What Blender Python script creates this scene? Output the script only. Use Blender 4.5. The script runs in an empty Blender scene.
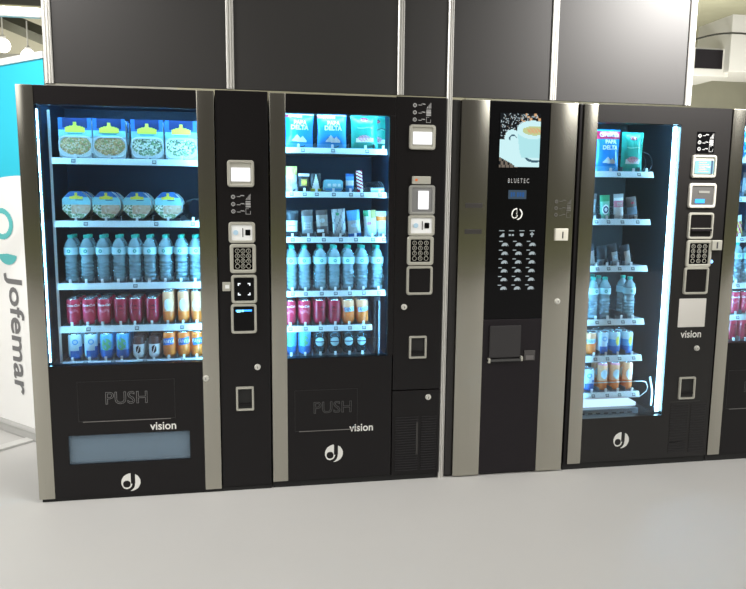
import bpy, bmesh, math, random
from math import sin, cos, pi, radians
from mathutils import Vector, Matrix
random.seed(4)
S = bpy.context.scene
COL = S.collection

# ------------------------------------------------------------------ camera
PITCH, YAW, ROLL = .139537932, .178004679, .00967323
cd = bpy.data.cameras.new('camera'); cam = bpy.data.objects.new('camera', cd); COL.objects.link(cam)
cd.sensor_width = 36; cd.lens = 703.9 / 746 * 36; cd.clip_start = .05; cd.clip_end = 200
F = Vector((sin(YAW)*cos(PITCH), cos(YAW)*cos(PITCH), -sin(PITCH)))
R0 = Vector((cos(YAW), -sin(YAW), 0)); U0 = R0.cross(F)
R = R0*cos(ROLL) + U0*sin(ROLL); U = -R0*sin(ROLL) + U0*cos(ROLL)
M = Matrix((R, U, -F)).transposed().to_4x4(); M.translation = (0, -3.219, 1.3863)
cam.matrix_world = M
S.camera = cam

# ------------------------------------------------------------------ exposure
S.view_settings.view_transform = 'Standard'; S.view_settings.look = 'None'
S.view_settings.gamma = 1; S.view_settings.use_curve_mapping = False
S.view_settings.exposure = 0.0

# ------------------------------------------------------------------ world: the rest of the exhibition hall around the stand
wd = bpy.data.worlds.new('hall'); S.world = wd; wd.use_nodes = True
nt = wd.node_tree; nt.nodes.clear()
def N(t, **k):
    n = nt.nodes.new(t)
    for a, b in k.items(): setattr(n, a, b)
    return n
def mth(op, a, b=None, clamp=False):
    n = N('ShaderNodeMath', operation=op, use_clamp=clamp)
    for i, v in enumerate((a, b)):
        if v is None: continue
        if isinstance(v, (int, float)): n.inputs[i].default_value = v
        else: nt.links.new(v, n.inputs[i])
    return n.outputs[0]
def smooth(v, a, b, c=0., d=1.):
    n = N('ShaderNodeMapRange', interpolation_type='SMOOTHSTEP'); nt.links.new(v, n.inputs[0])
    for i, q in enumerate((a, b, c, d)): n.inputs[i+1].default_value = q
    return n.outputs[0]
tc = N('ShaderNodeTexCoord'); sp = N('ShaderNodeSeparateXYZ'); nt.links.new(tc.outputs['Generated'], sp.inputs[0])
az = mth('ARCTAN2', sp.outputs[0], mth('MULTIPLY', sp.outputs[1], -1.))     # 0 = straight behind the photographer
el = mth('ARCSINE', sp.outputs[2])
lob_r = mth('MULTIPLY', mth('MULTIPLY', smooth(az, .40, .70), smooth(az, 1.4, 1.1)), mth('MULTIPLY', smooth(el, .30, .38), smooth(el, .75, .62)))
lob_l = mth('MULTIPLY', mth('MULTIPLY', smooth(az, -.36, -.5), smooth(az, -.95, -.75)), mth('MULTIPLY', smooth(el, .26, .36), smooth(el, .75, .6)))
cr = N('ShaderNodeValToRGB'); nt.links.new(mth('ADD', mth('MULTIPLY', el, 1/pi), .5), cr.inputs[0])
e = cr.color_ramp.elements
e[0].position = 0; e[0].color = (.30, .29, .26, 1)
e[1].position = 1; e[1].color = (.6, .58, .55, 1)
for p_, c_ in ((.48, (.22, .21, .16, 1)), (.5, (.15, .155, .075, 1)), (.53, (.115, .11, .085, 1)), (.62, (.10, .093, .085, 1)), (.76, (.35, .34, .32, 1))):
    q = e.new(p_); q.color = c_
lob = mth('ADD', mth('MULTIPLY', lob_r, 7), mth('MULTIPLY', lob_l, 3))
mx = N('ShaderNodeMix', data_type='RGBA', blend_type='ADD'); mx.inputs[0].default_value = 1
nt.links.new(cr.outputs[0], mx.inputs[6])
cc = N('ShaderNodeCombineColor')
for i, k in enumerate((1., .98, .93)): nt.links.new(mth('MULTIPLY', lob, k), cc.inputs[i])
nt.links.new(cc.outputs[0], mx.inputs[7])
bg = N('ShaderNodeBackground'); nt.links.new(mx.outputs[2], bg.inputs[0]); bg.inputs[1].default_value = 1.05
wo = N('ShaderNodeOutputWorld'); nt.links.new(bg.outputs[0], wo.inputs[0])

# ceiling lamps of the hall in front of the stand
for i, (x, y, pw) in enumerate(((-2.2, -3.4, 45), (3.6, -4.0, 20))):
    ld = bpy.data.lights.new('hall_and_fill_lamp', 'AREA'); ld.shape = 'RECTANGLE'; ld.size = 1.2; ld.size_y = .5; ld.energy = pw; ld.color = (1, .97, .91)
    lo = bpy.data.objects.new('hall_and_fill_lamp', ld); COL.objects.link(lo); lo.location = (x, y, 5.2)
ld = bpy.data.lights.new('hall_and_fill_lamp', 'AREA'); ld.shape = 'RECTANGLE'; ld.size = 1.0; ld.size_y = .6; ld.energy = 115; ld.color = (1, .98, .94)  # extra lamp, added and aimed at the banner to brighten it
lo = bpy.data.objects.new('hall_and_fill_lamp', ld); COL.objects.link(lo); lo.location = (-4.2, -1.6, 3.4)
lo.rotation_euler = (Vector((-1.35, 1.0, 1.1))-lo.location).to_track_quat('-Z', 'Y').to_euler()

# unseen fill lights added behind the stand to brighten roof and fascia
for x, y, pw in ((-4.5, 10.5, 420), (8.5, 9.5, 420), (4.6, 2.6, 60)):
    ld = bpy.data.lights.new('backdrop_fill', 'AREA'); ld.shape = 'RECTANGLE'; ld.size = 1.5; ld.size_y = .8; ld.energy = pw; ld.color = (1, .98, .90)
    lo = bpy.data.objects.new('backdrop_fill', ld); COL.objects.link(lo); lo.location = (x, y, 1.2); lo.rotation_euler = (pi if x != 4.6 else radians(115), 0, 0 if x != 4.6 else 0)
# spotlights on arms above the stand wall
for x, y, z, tx, tz, pw, ang in ((3.15, -1.45, 3.1, 2.35, 2.35, 1300, 62), (-1.35, -.75, 2.95, -1.0, 2.3, 170, 75)):
    ld = bpy.data.lights.new('stand_spotlight', 'SPOT'); ld.energy = pw; ld.spot_size = radians(ang); ld.spot_blend = 1; ld.shadow_soft_size = .06; ld.color = (1, .97, .93)
    lo = bpy.data.objects.new('stand_spotlight', ld); COL.objects.link(lo); lo.location = (x, y, z)
    lo.rotation_euler = (Vector((tx, 0, tz))-lo.location).to_track_quat('-Z', 'Y').to_euler()

# ------------------------------------------------------------------ materials
MATS = {}
def mat(name, col, rough=.5, metal=0., emit=None, es=0., spec=.5, ior=1.5, noise=0., nscale=20, stretch=None, bump=0., coat=0., trans=0.):
    if name in MATS: return MATS[name]
    m = bpy.data.materials.new(name); m.use_nodes = True; MATS[name] = m
    t = m.node_tree; b = t.nodes['Principled BSDF']
    b.inputs['Base Color'].default_value = (*col, 1); b.inputs['Roughness'].default_value = rough
    b.inputs['Metallic'].default_value = metal; b.inputs['IOR'].default_value = ior
    b.inputs['Specular IOR Level'].default_value = spec; b.inputs['Coat Weight'].default_value = coat
    b.inputs['Transmission Weight'].default_value = trans
    if emit: b.inputs['Emission Color'].default_value = (*emit, 1); b.inputs['Emission Strength'].default_value = es
    if noise or bump:
        tc = t.nodes.new('ShaderNodeTexCoord'); mp = t.nodes.new('ShaderNodeMapping'); nz = t.nodes.new('ShaderNodeTexNoise')
        t.links.new(tc.outputs['Object'], mp.inputs[0]); t.links.new(mp.outputs[0], nz.inputs[0]); nz.inputs['Scale'].default_value = nscale
        nz.inputs['Detail'].default_value = 4
        if stretch: mp.inputs['Scale'].default_value = stretch
        if noise:
            r = t.nodes.new('ShaderNodeMapRange'); t.links.new(nz.outputs[0], r.inputs[0])
            r.inputs[3].default_value = 1-noise; r.inputs[4].default_value = 1+noise
            mm = t.nodes.new('ShaderNodeVectorMath'); mm.operation = 'SCALE'; mm.inputs[0].default_value = col
            t.links.new(r.outputs[0], mm.inputs['Scale']); t.links.new(mm.outputs[0], b.inputs['Base Color'])
        if bump:
            bp = t.nodes.new('ShaderNodeBump'); bp.inputs['Strength'].default_value = bump; bp.inputs['Distance'].default_value = .002
            t.links.new(nz.outputs[0], bp.inputs['Height']); t.links.new(bp.outputs[0], b.inputs['Normal'])
    return m
def emis(name, col, s):
    if name in MATS: return MATS[name]
    m = bpy.data.materials.new(name); m.use_nodes = True; MATS[name] = m; t = m.node_tree; t.nodes.clear()
    a = t.nodes.new('ShaderNodeEmission'); a.inputs[0].default_value = (*col, 1); a.inputs[1].default_value = s
    o = t.nodes.new('ShaderNodeOutputMaterial'); t.links.new(a.outputs[0], o.inputs[0]); return m
def thin(name, tint, diff=0., dcol=(.8, .9, 1), ior=1.45, rough=.03):
    """thin clear sheet: passes light straight through, mirrors a little, with an optional milky share"""
    if name in MATS: return MATS[name]
    m = bpy.data.materials.new(name); m.use_nodes = True; MATS[name] = m; t = m.node_tree; t.nodes.clear()
    tr = t.nodes.new('ShaderNodeBsdfTransparent'); tr.inputs[0].default_value = (*tint, 1)
    gl = t.nodes.new('ShaderNodeBsdfGlossy'); gl.inputs['Roughness'].default_value = rough
    fr = t.nodes.new('ShaderNodeFresnel'); fr.inputs[0].default_value = ior
    df = t.nodes.new('ShaderNodeBsdfDiffuse'); df.inputs[0].default_value = (*dcol, 1)
    a = t.nodes.new('ShaderNodeMixShader'); a.inputs[0].default_value = diff; t.links.new(tr.outputs[0], a.inputs[1]); t.links.new(df.outputs[0], a.inputs[2])
    b = t.nodes.new('ShaderNodeMixShader'); t.links.new(fr.outputs[0], b.inputs[0]); t.links.new(a.outputs[0], b.inputs[1]); t.links.new(gl.outputs[0], b.inputs[2])
    o = t.nodes.new('ShaderNodeOutputMaterial'); t.links.new(b.outputs[0], o.inputs[0]); return m
def speckle(name, cols, scale=60, rough=.5):
    if name in MATS: return MATS[name]
    m = bpy.data.materials.new(name); m.use_nodes = True; MATS[name] = m; t = m.node_tree; b = t.nodes['Principled BSDF']
    tc = t.nodes.new('ShaderNodeTexCoord'); v = t.nodes.new('ShaderNodeTexVoronoi'); v.inputs['Scale'].default_value = scale
    t.links.new(tc.outputs['Object'], v.inputs[0]); sx = t.nodes.new('ShaderNodeSeparateColor'); t.links.new(v.outputs['Color'], sx.inputs[0])
    r = t.nodes.new('ShaderNodeValToRGB'); r.color_ramp.interpolation = 'CONSTANT'; t.links.new(sx.outputs[0], r.inputs[0])
    el_ = r.color_ramp.elements
    while len(el_) < len(cols): el_.new(.5)
    for i, c in enumerate(cols): el_[i].position = i/len(cols); el_[i].color = (*c, 1)
    t.links.new(r.outputs[0], b.inputs['Base Color']); b.inputs['Roughness'].default_value = rough; return m

steel = mat('brushed_steel', (.46, .445, .39), .16, 1., noise=.05, nscale=6, stretch=(60, 60, .5))
knobM = mat('satin_nickel', (.70, .69, .64), .38, .45)
steelB = mat('chromed_metal', (.75, .74, .70), .2, 1.)
black = mat('black_paint', (.0065, .0055, .0062), .30, ior=1.36, noise=.12, nscale=5)
blackM = mat('black_panel', (.011, .0085, .011), .4, ior=1.35, noise=.15, nscale=8)
gloss = mat('black_glass', (.003, .003, .0035), .08, ior=1.33, spec=.35)
dark = mat('dark_gap', (.006, .006, .006), .7)
liner = mat('cabinet_liner', (.007, .028, .075), .55, noise=.1, nscale=12)
linerR = mat('cabinet_side_liner', (.012, .034, .075), .6)
frameM = mat('module_frame', (.50, .49, .43), .35, .35)
white = mat('white_plastic', (.85, .86, .86), .4)
strip = mat('price_strip', (.80, .85, .86), .35)
trayM = mat('shelf_metal', (.20, .22, .25), .4, .5)
wire = mat('coil_wire', (.10, .11, .13), .35, .7)
wireW = mat('pale_wire', (.75, .8, .83), .3, .4)
alu = mat('aluminium_post', (.70, .69, .66), .34, .4)
panel = mat('wall_laminate', (.026, .0245, .024), .48, ior=1.4, noise=.06, nscale=3)
floorM = mat('pale_floor', (.63, .622, .608), .62, noise=.035, nscale=2.2, bump=.05)
ink = mat('white_ink', (.74, .74, .71), .5)
inkD = mat('grey_ink', (.33, .33, .33), .5)
inkF = mat('dark_ink', (.06, .06, .065), .5)
ledM = emis('led_light', (.24, .66, 1.0), 110.)
shelfFill = emis('shelf_fill_light', (.30, .70, 1.), 20.)
glassM = thin('window_glass', (.96, .985, 1.), 0)
lit = emis('lit_screen', (1, 1, 1), 1.15)
litC = emis('lit_screen_blue', (.45, .86, .90), 1.15)
litB = emis('blue_light', (.05, .35, 1.), 2.4)
litW = emis('white_led', (.9, .95, 1.), 1.3)

# ------------------------------------------------------------------ helpers
WL = {}
def wloc(o): return WL.get(o.name, Vector((0, 0, 0))) if o else Vector((0, 0, 0))
def obj(name, bm, mats, parent=None, loc=(0, 0, 0), smooth=False, rot=None):
    """loc is a world position; the mesh data is relative to it"""
    if isinstance(bm, bmesh.types.BMesh):
        bmesh.ops.recalc_face_normals(bm, faces=bm.faces) if not getattr(bm, 'keep', False) else None
        me = bpy.data.meshes.new(name); bm.to_mesh(me); bm.free()
        for m in (mats if isinstance(mats, (list, tuple)) else [mats]): me.materials.append(m)
        if smooth:
            for p in me.polygons: p.use_smooth = True
            try: me.set_sharp_from_angle(angle=radians(40))
            except Exception: pass
    else: me = bm
    o = bpy.data.objects.new(name, me); COL.objects.link(o)
    o.parent = parent; o.location = Vector(loc) - wloc(parent); WL[o.name] = Vector(loc)
    if rot: o.rotation_euler = rot
    return o
def tag(o, label=None, cat=None, group=None, kind=None):
    if label: o['label'] = label
    if cat: o['category'] = cat
    if group: o['group'] = group
    if kind: o['kind'] = kind
    return o
def empty(name, loc, label=None, cat=None, group=None):
    o = bpy.data.objects.new(name, None); o.empty_display_size = .1; COL.objects.link(o); o.location = loc; WL[o.name] = Vector(loc)
    return tag(o, label, cat, group)
def copy_tree(src, parent=None):
    c = src.copy(); COL.objects.link(c); c.parent = parent
    for ch in src.children: copy_tree(ch, c)
    return c
B = bmesh.new
def box(bm, x0, x1, y0, y1, z0, z1, bev=0., mi=0):
    vs = [bm.verts.new((x, y, z)) for x in (x0, x1) for y in (y0, y1) for z in (z0, z1)]
    fs = [bm.faces.new([vs[i] for i in f]) for f in ((0, 1, 3, 2), (4, 6, 7, 5), (0, 4, 5, 1), (2, 3, 7, 6), (0, 2, 6, 4), (1, 5, 7, 3))]
    for f in fs: f.material_index = mi
    if bev > 0:
        es = list({e for f in fs for e in f.edges})
        r = bmesh.ops.bevel(bm, geom=es, offset=bev, segments=2, affect='EDGES', profile=.6)
        for f in r['faces']: f.material_index = mi
    return bm
def bx(*a, **k): return box(B(), *a, **k)
def rr(w, h, r, n=5):
    pts = []
    for cx, cz, a0 in ((w/2-r, h/2-r, 0), (-w/2+r, h/2-r, 90), (-w/2+r, -h/2+r, 180), (w/2-r, -h/2+r, 270)):
        for i in range(n+1):
            a = radians(a0+90*i/n); pts.append((cx+r*cos(a), cz+r*sin(a)))
    return pts
def circ(r, n=20, cx=0, cz=0): return [(cx+r*cos(2*pi*i/n), cz+r*sin(2*pi*i/n)) for i in range(n)]
def prism(bm, pts, y0, y1, mi=0, front_scale=None):
    """outline in XZ pushed from y0 (front) to y1"""
    n = len(pts)
    a = [bm.verts.new((x, y0, z)) for x, z in pts]; b = [bm.verts.new((x, y1, z)) for x, z in pts]
    fs = [bm.faces.new(a), bm.faces.new(b[::-1])] + [bm.faces.new((a[i], b[i], b[(i+1) % n], a[(i+1) % n])) for i in range(n)]
    for f in fs: f.material_index = mi
    return bm
def ring(bm, po, pi_, y0, y1, ch=0., mi=0):
    """frame with an opening; same number of outline points in and out, optional chamfer at front"""
    n = len(po)
    def L(p, y): return [bm.verts.new((x, y, z)) for x, z in p]
    def sc(p, q, t): return [(a[0]+(b[0]-a[0])*t, a[1]+(b[1]-a[1])*t) for a, b in zip(p, q)]
    loops = [L(po, y1), L(po, y0+ch), L(sc(po, pi_, .22 if ch else 0), y0), L(sc(pi_, po, .22 if ch else 0), y0), L(pi_, y0+ch), L(pi_, y1)]
    if not ch: loops = [loops[0], loops[2], loops[3], loops[5]]
    for A, C in zip(loops, loops[1:]+loops[:1]):
        for i in range(n):
            f = bm.faces.new((A[i], A[(i+1) % n], C[(i+1) % n], C[i])); f.material_index = mi
    return bm
def lathe(bm, prof, n=24, mi=lambda a, z: 0, cx=0, cy=0):
    """prof: (radius, z) from the bottom up; closed at both ends; mi(angle, zmid) picks the material; angle 0 faces -Y"""
    rows = []
    for r, z in prof: rows.append([bm.verts.new((cx+r*sin(2*pi*i/n), cy-r*cos(2*pi*i/n), z)) for i in range(n)])
    for k in range(len(rows)-1):
        zm = (prof[k][1]+prof[k+1][1])/2
        for i in range(n):
            f = bm.faces.new((rows[k][i], rows[k][(i+1) % n], rows[k+1][(i+1) % n], rows[k+1][i]))
            a = (i+.5)/n*2*pi; f.material_index = mi(a if a < pi else a-2*pi, zm)
    bm.faces.new(rows[0][::-1]).material_index = mi(0, prof[0][1]); bm.faces.new(rows[-1]).material_index = mi(0, prof[-1][1])
    return bm
def tube(bm, pts, r, n=6, mi=0):
    pts = [Vector(p) for p in pts]; rows = []
    for i, p in enumerate(pts):
        d = (pts[min(i+1, len(pts)-1)]-pts[max(i-1, 0)]).normalized()
        a = d.cross(Vector((0, 0, 1)) if abs(d.z) < .9 else Vector((1, 0, 0))).normalized(); b = d.cross(a)
        rows.append([bm.verts.new(p+a*r*cos(2*pi*k/n)+b*r*sin(2*pi*k/n)) for k in range(n)])
    for A, C in zip(rows, rows[1:]):
        for k in range(n): bm.faces.new((A[k], A[(k+1) % n], C[(k+1) % n], C[k])).material_index = mi
    bm.faces.new(rows[0][::-1]); bm.faces.new(rows[-1]); return bm
def raster(bm, pred, w, h, n, y=0., mi=0, t=.0006, cx=0, cz=0, fmap=None):
    """flat shape cut from a sheet: rows of small quads where pred(u, v) holds, u and v from -1 to 1"""
    nx = max(2, int(n*w/h)); dz = h/n; dx = w/nx
    for j in range(n):
        v = -1+2*(j+.5)/n; i = 0
        while i < nx:
            if pred(-1+2*(i+.5)/nx, v):
                i0 = i
                while i < nx and pred(-1+2*(i+.5)/nx, v) and (fmap is None or i-i0 < 2): i += 1
                x0 = -w/2+i0*dx+cx; x1 = -w/2+i*dx+cx; z0 = -h/2+j*dz+cz; z1 = z0+dz
                q = [(x0, y, z0), (x1, y, z0), (x1, y, z1), (x0, y, z1)]
                if fmap: q = [fmap(*p) for p in q]
                bm.faces.new([bm.verts.new(p) for p in q]).material_index = mi
            else: i += 1
    return bm
TX = {}
def text_mesh(s, size, outline=0., shear=0., fmap=None, vertical=False, bold=0., xs=1.):
    """built-in font, centred on the origin, in the XZ plane facing -Y"""
    cu = bpy.data.curves.new('t', 'FONT'); cu.body = s; cu.size = size; cu.align_x = 'CENTER'; cu.align_y = 'CENTER'; cu.shear = shear
    cu.resolution_u = 3
    if outline: cu.fill_mode = 'NONE'; cu.bevel_depth = outline; cu.bevel_resolution = 0
    elif bold: cu.offset = bold
    o = bpy.data.objects.new('t', cu); COL.objects.link(o)
    me = bpy.data.meshes.new_from_object(o.evaluated_get(bpy.context.evaluated_depsgraph_get()))
    bpy.data.objects.remove(o); bpy.data.curves.remove(cu)
    for v in me.vertices:
        x, y = v.co.x*xs, v.co.y
        if vertical: x, y = y, -x
        p = (x, -v.co.z, y)
        v.co = fmap(*p) if fmap else p
    return me
def text(name, s, size, m, parent, loc, **k):
    me = text_mesh(s, size, **k); me.name = name; me.materials.append(m); return obj(name, me, m, parent, loc)
def add_mesh(bm, me, mi=0, off=(0, 0, 0)):
    n0 = len(bm.faces); v0 = len(bm.verts); bm.from_mesh(me); bm.faces.ensure_lookup_table(); bm.verts.ensure_lookup_table()
    for f in bm.faces[n0:]: f.material_index = mi
    for v in bm.verts[v0:]: v.co += Vector(off)
    bpy.data.meshes.remove(me); return bm
ORD = ['first', 'second', 'third', 'fourth', 'fifth', 'sixth', 'seventh', 'eighth', 'ninth']

# ------------------------------------------------------------------ setting
def struct(o): o['kind'] = 'structure'; return o
fl_ = struct(obj('floor', bx(-9, 14, -9, 16, -.05, 0), floorM))
posts = [(-.819, -.785, 1.838), (-.076, -.043, 1.842), (.684, .714, 1.842), (.918, .944, 0), (1.422, 1.452, 1.842), (2.126, 2.158, 1.84)]
def post(x0, x1, z0, z1):
    w = x1-x0; bm = B(); y = .004
    prof = [(0, y+.03), (0, y+.004), (.004, y), (.32*w, y), (.36*w, y+.006), (.44*w, y+.006), (.48*w, y), (.66*w, y), (.70*w, y+.006), (.78*w, y+.006), (.82*w, y), (w-.004, y), (w, y+.004), (w, y+.03)]
    a = [bm.verts.new((x0+u, v, z0)) for u, v in prof]; b = [bm.verts.new((x0+u, v, z1)) for u, v in prof]; n = len(prof)
    bm.faces.new(a[::-1]); bm.faces.new(b)
    for i in range(n): bm.faces.new((a[i], a[(i+1) % n], b[(i+1) % n], b[i]))
    return bm
for i, (x0, x1, z) in enumerate(posts): struct(obj('trim_%d' % (i+1), post(x0, x1, z, 2.9), alu))
bm = B()
for (a, b) in zip(posts, posts[1:]): box(bm, a[1], b[0], .014, .03, 1.842, 2.88)
struct(obj('wall_back', bm, panel))
struct(obj('trim_7', bx(-3.2, -.821, .008, .035, 2.100, 2.138, bev=.003), alu))   # aluminium rail running off to the left of the wall
struct(obj('trim_8', bx(-.82, 2.158, .004, .034, 2.88, 2.92, bev=.003), alu))
# hall roof seen past both ends of the stand wall
roofM = mat('hall_roof', (.40, .39, .28), .8, noise=.25, nscale=1.2)
struct(obj('ceiling', bx(-16, 24, 1.2, 26, 5.6, 5.7), roofM))
farM = mat('hall_far_wall', (.50, .48, .40), .8, noise=.3, nscale=.8)
struct(obj('wall_far', bx(-16, 24, 15, 15.2, 0, 5.6), farM))

# ------------------------------------------------------------------ control modules (parts of a machine)
def fr(name, parent, x, z, w, h, y=0., t=.013, r=.014, m=None, dep=.012):
    return obj(name, ring(B(), rr(w, h, r), rr(w-2*t, h-2*t, max(.002, r-t*.6)), -dep, .004, ch=.004), m or frameM, parent, (x, y, z), smooth=True)
def plate(name, parent, x, z, w, h, m, y, r=.003, t=.004):
    return obj(name, prism(B(), rr(w, h, r), -t, .002), m, parent, (x, y, z))
def display(mc, x, z, w, h, y=0., blue=False):
    f = fr('display', mc, x, z, w, h, y, t=.013)
    bm = B(); prism(bm, rr(w-.024, h-.024, .006), -.006, 0, 0)
    plate('bezel', f, x, z, w-.022, h-.022, frameM, y-.002)
    s = plate('screen', f, x, z-(.004 if not blue else .004), w-.034, (h-.024)*(.64 if not blue else .72), litC if blue else lit, y-.006)
    if blue:
        bm = B()
        for k in range(5): box(bm, -.03, .012+.012*((k*7) % 3), -.0012, 0, .022-k*.011, .025-k*.011)
        obj('screen_text', bm, mat('screen_ink', (.6, .25, .22), .6), s, (x-.003, y-.0105, z-.004))
        obj('screen_edge', bx(-.005, .005, -.0012, 0, -.032, .034), mat('screen_dark', (.03, .06, .12), .4), s, (x+.040, y-.0105, z-.004))
    return f
def coin_slot(mc, x, z, w, h, y=0.):
    f = fr('coin_slot', mc, x, z, w, h, y)
    plate('face_plate', f, x, z, w-.024, h-.024, white, y-.002)
    obj('slit', bx(-.0018, .0018, -.001, 0, -.02, .02), dark, f, (x+.004, y-.0065, z))
    obj('slot_mouth', prism(B(), rr(.022, .026, .003), -.002, 0), gloss, f, (x+.026, y-.0065, z))
    obj('button', prism(B(), circ(.011), -.004, 0), mat('pale_blue_plastic', (.45, .65, .8), .3), f, (x-.027, y-.006, z))
KEYS = {}
def keypad(mc, x, z, w, h, y=0.):
    f = fr('keypad', mc, x, z, w, h, y, t=.016)
    plate('key_field', f, x, z, w-.028, h-.028, gloss, y-.001)
    dx = (w-.042)/3; dz = (h-.040)/4
    for j in range(4):
        for i in range(3):
            ch = '123456789 0 '[j*3+i]
            key = (ch, round(dx, 3))
            if key not in KEYS:
                bm = ring(B(), circ(.0105, 14), circ(.0085, 14), -.003, 0)
                prism(bm, circ(.0086, 14), -.002, 0, 1)
                if ch != ' ': add_mesh(bm, text_mesh(ch, .016), 0, (0, -.0026, 0))
                KEYS[key] = obj('key', bm, [frameM, gloss], f, (x+(i-1)*dx, y-.005, z+(1.5-j)*dz)).data
            else: obj('key', KEYS[key], None, f, (x+(i-1)*dx, y-.005, z+(1.5-j)*dz))
    return f
def camera_reader(mc, x, z, w, h, y=0.):
    f = fr('code_reader', mc, x, z, w, h, y, t=.013); plate('reader_window', f, x, z, w-.024, h-.024, gloss, y-.001)
    q, b, t = .028, .012, .005
    for sx in (-1, 1):
        for sz in (-1, 1):
            bm = B(); xs = sorted((sx*q, sx*(q-b))); zs = sorted((sz*q, sz*(q-t))); box(bm, xs[0], xs[1], -.001, 0, zs[0], zs[1])
            xs = sorted((sx*q, sx*(q-t))); zs = sorted((sz*(q-t), sz*(q-b))); box(bm, xs[0], xs[1], -.001, 0, zs[0], zs[1])
            obj('aiming_mark', bm, litW, f, (x, y-.006, z))
def bill_slot(mc, x, z, w, h, y=0., kind='blank'):
    f = fr('note_slot' if kind != 'blank' else 'blank_cover', mc, x, z, w, h, y, t=.012)
    plate('cover_plate', f, x, z, w-.022, h-.022, gloss if kind == 'blue' else black, y-.001)
    if kind == 'blue':
        bm = B(); box(bm, -.036, .036, -.001, 0, -.004, .004)
        obj('light_bar', bm, litB, f, (x, y-.006, z+.038))
        bm = B(); box(bm, -.032, -.014, -.0012, 0, -.008, .004); box(bm, -.010, .0, -.0012, 0, -.006, .004)
        obj('light_spots', bm, emis('bright_blue', (.3, .8, 1.), 1.8), f, (x, y-.0065, z+.038))
    if kind == 'shelf':
        obj('ledge', bx(-w/2+.014, w/2-.014, -.016, 0, -.004, .008, bev=.002), blackM, f, (x, y-.004, z-.022))
        obj('lip', bx(-w/2+.016, w/2-.016, -.017, 0, -.0015, .0015), frameM, f, (x, y-.003, z-.012))
    return f
def card_reader(mc, x, z, w, h, y=0.):
    f = fr('card_reader', mc, x, z, w, h, y, t=.014, m=mat('grey_frame', (.32, .32, .30), .4, .3)); plate('reader_body', f, x, z, w-.024, h-.024, mat('grey_plastic', (.20, .20, .20), .4), y-.004)
    plate('screen', f, x+.006, z, w*.40, h*.62, lit, y-.010)
def return_cup(mc, x, z, w, h, y=0.):
    f = fr('coin_return', mc, x, z, w, h, y, t=.010, r=.006)
    plate('flap', f, x, z, w-.018, h-.018, dark, y+.001); obj('tray', bx(-w/2+.012, w/2-.012, -.008, 0, -.004, .004, bev=.001), black, f, (x, y-.002, z-h*.22))
def knob(mc, x, z, y=0.):
    k = obj('lock', lathe_y(.0125, .012), knobM, mc, (x, y, z), smooth=True)
    obj('key_hole', bx(-.0012, .0012, -.0008, 0, -.005, .005), dark, k, (x, y-.012, z))
def lathe_y(r, d, n=20):
    bm = B(); rows = []
    for rad, yy in ((r*1.15, 0), (r*1.15, -d*.3), (r, -d*.45), (r*.93, -d*.9), (r*.7, -d), ):
        rows.append([bm.verts.new((rad*cos(2*pi*i/n), yy, rad*sin(2*pi*i/n))) for i in range(n)])
    for A, C in zip(rows, rows[1:]):
        for i in range(n): bm.faces.new((A[i], A[(i+1) % n], C[(i+1) % n], C[i]))
    bm.faces.new(rows[0]); bm.faces.new(rows[-1][::-1]); return bm
def dlogo_pred(u, v):
    if u*u+v*v > 1: return False
    q = math.hypot(u+.43, v+.20)
    if q < .40: return False
    if v > -.20: return u < .02 or u > .47
    return q < .56 or q > .86
def dlogo(mc, x, z, r, y=0., m=None):
    obj('emblem', raster(B(), dlogo_pred, 2*r, 2*r, 44), m or ink, mc, (x, y-.0012, z))
def icons(mc, x, z, y=0., plate_=False, s=1., m=None):
    bm = B()
    if plate_: prism(bm, rr(.098, .104, .003), .0008, .0018, 1)
    for j in range(3):
        zz = (.032-.032*j)
        raster(bm, lambda u, v: .6 < math.hypot(u, v) < 1 or (abs(u) < .18 and abs(v) < .5), .018, .018, 14, 0, cx=-.034, cz=zz)
        raster(bm, lambda u, v: (abs(v-.25*math.sin(u*3)) < .34-.2*abs(u)) and not (abs(v) < .1 and u < .3), .034, .020, 14, 0, cx=-.002, cz=zz+(.004 if j == 0 else 0))
        if j == 0: raster(bm, lambda u, v: v < u+.1 and (abs(u*7 % 2-1) > .35), .022, .026, 14, 0, cx=.031, cz=zz)
        elif j == 1: raster(bm, lambda u, v: True if abs(v*5 % 1) < .8 else False, .022, .028, 12, 0, cx=.031, cz=zz)
        else: raster(bm, lambda u, v: max(abs(u), abs(v)) > .80 and not (u > .3 and v > .2), .022, .026, 14, 0, cx=.031, cz=zz)
    o = obj('instruction_icons', bm, [m or inkD, gloss], mc, (x, y-.0022, z)); return o
def vents(mc, x0, x1, z0, z1, y=0., n=20, split=.55, skip=()):
    bm = B(); h = (z1-z0)/n
    for k in range(n):
        zz = z0+h*(k+.2)
        if k in skip: continue
        box(bm, x0, x0+(x1-x0)*split, -.003, .001, zz, zz+h*.42)
        box(bm, x0+(x1-x0)*(split+.08), x1, -.003, .001, zz, zz+h*.42)
    obj('vent_grille', bm, mat('vent_slats', (.010, .009, .011), .4), mc, (0, y, 0))

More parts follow.
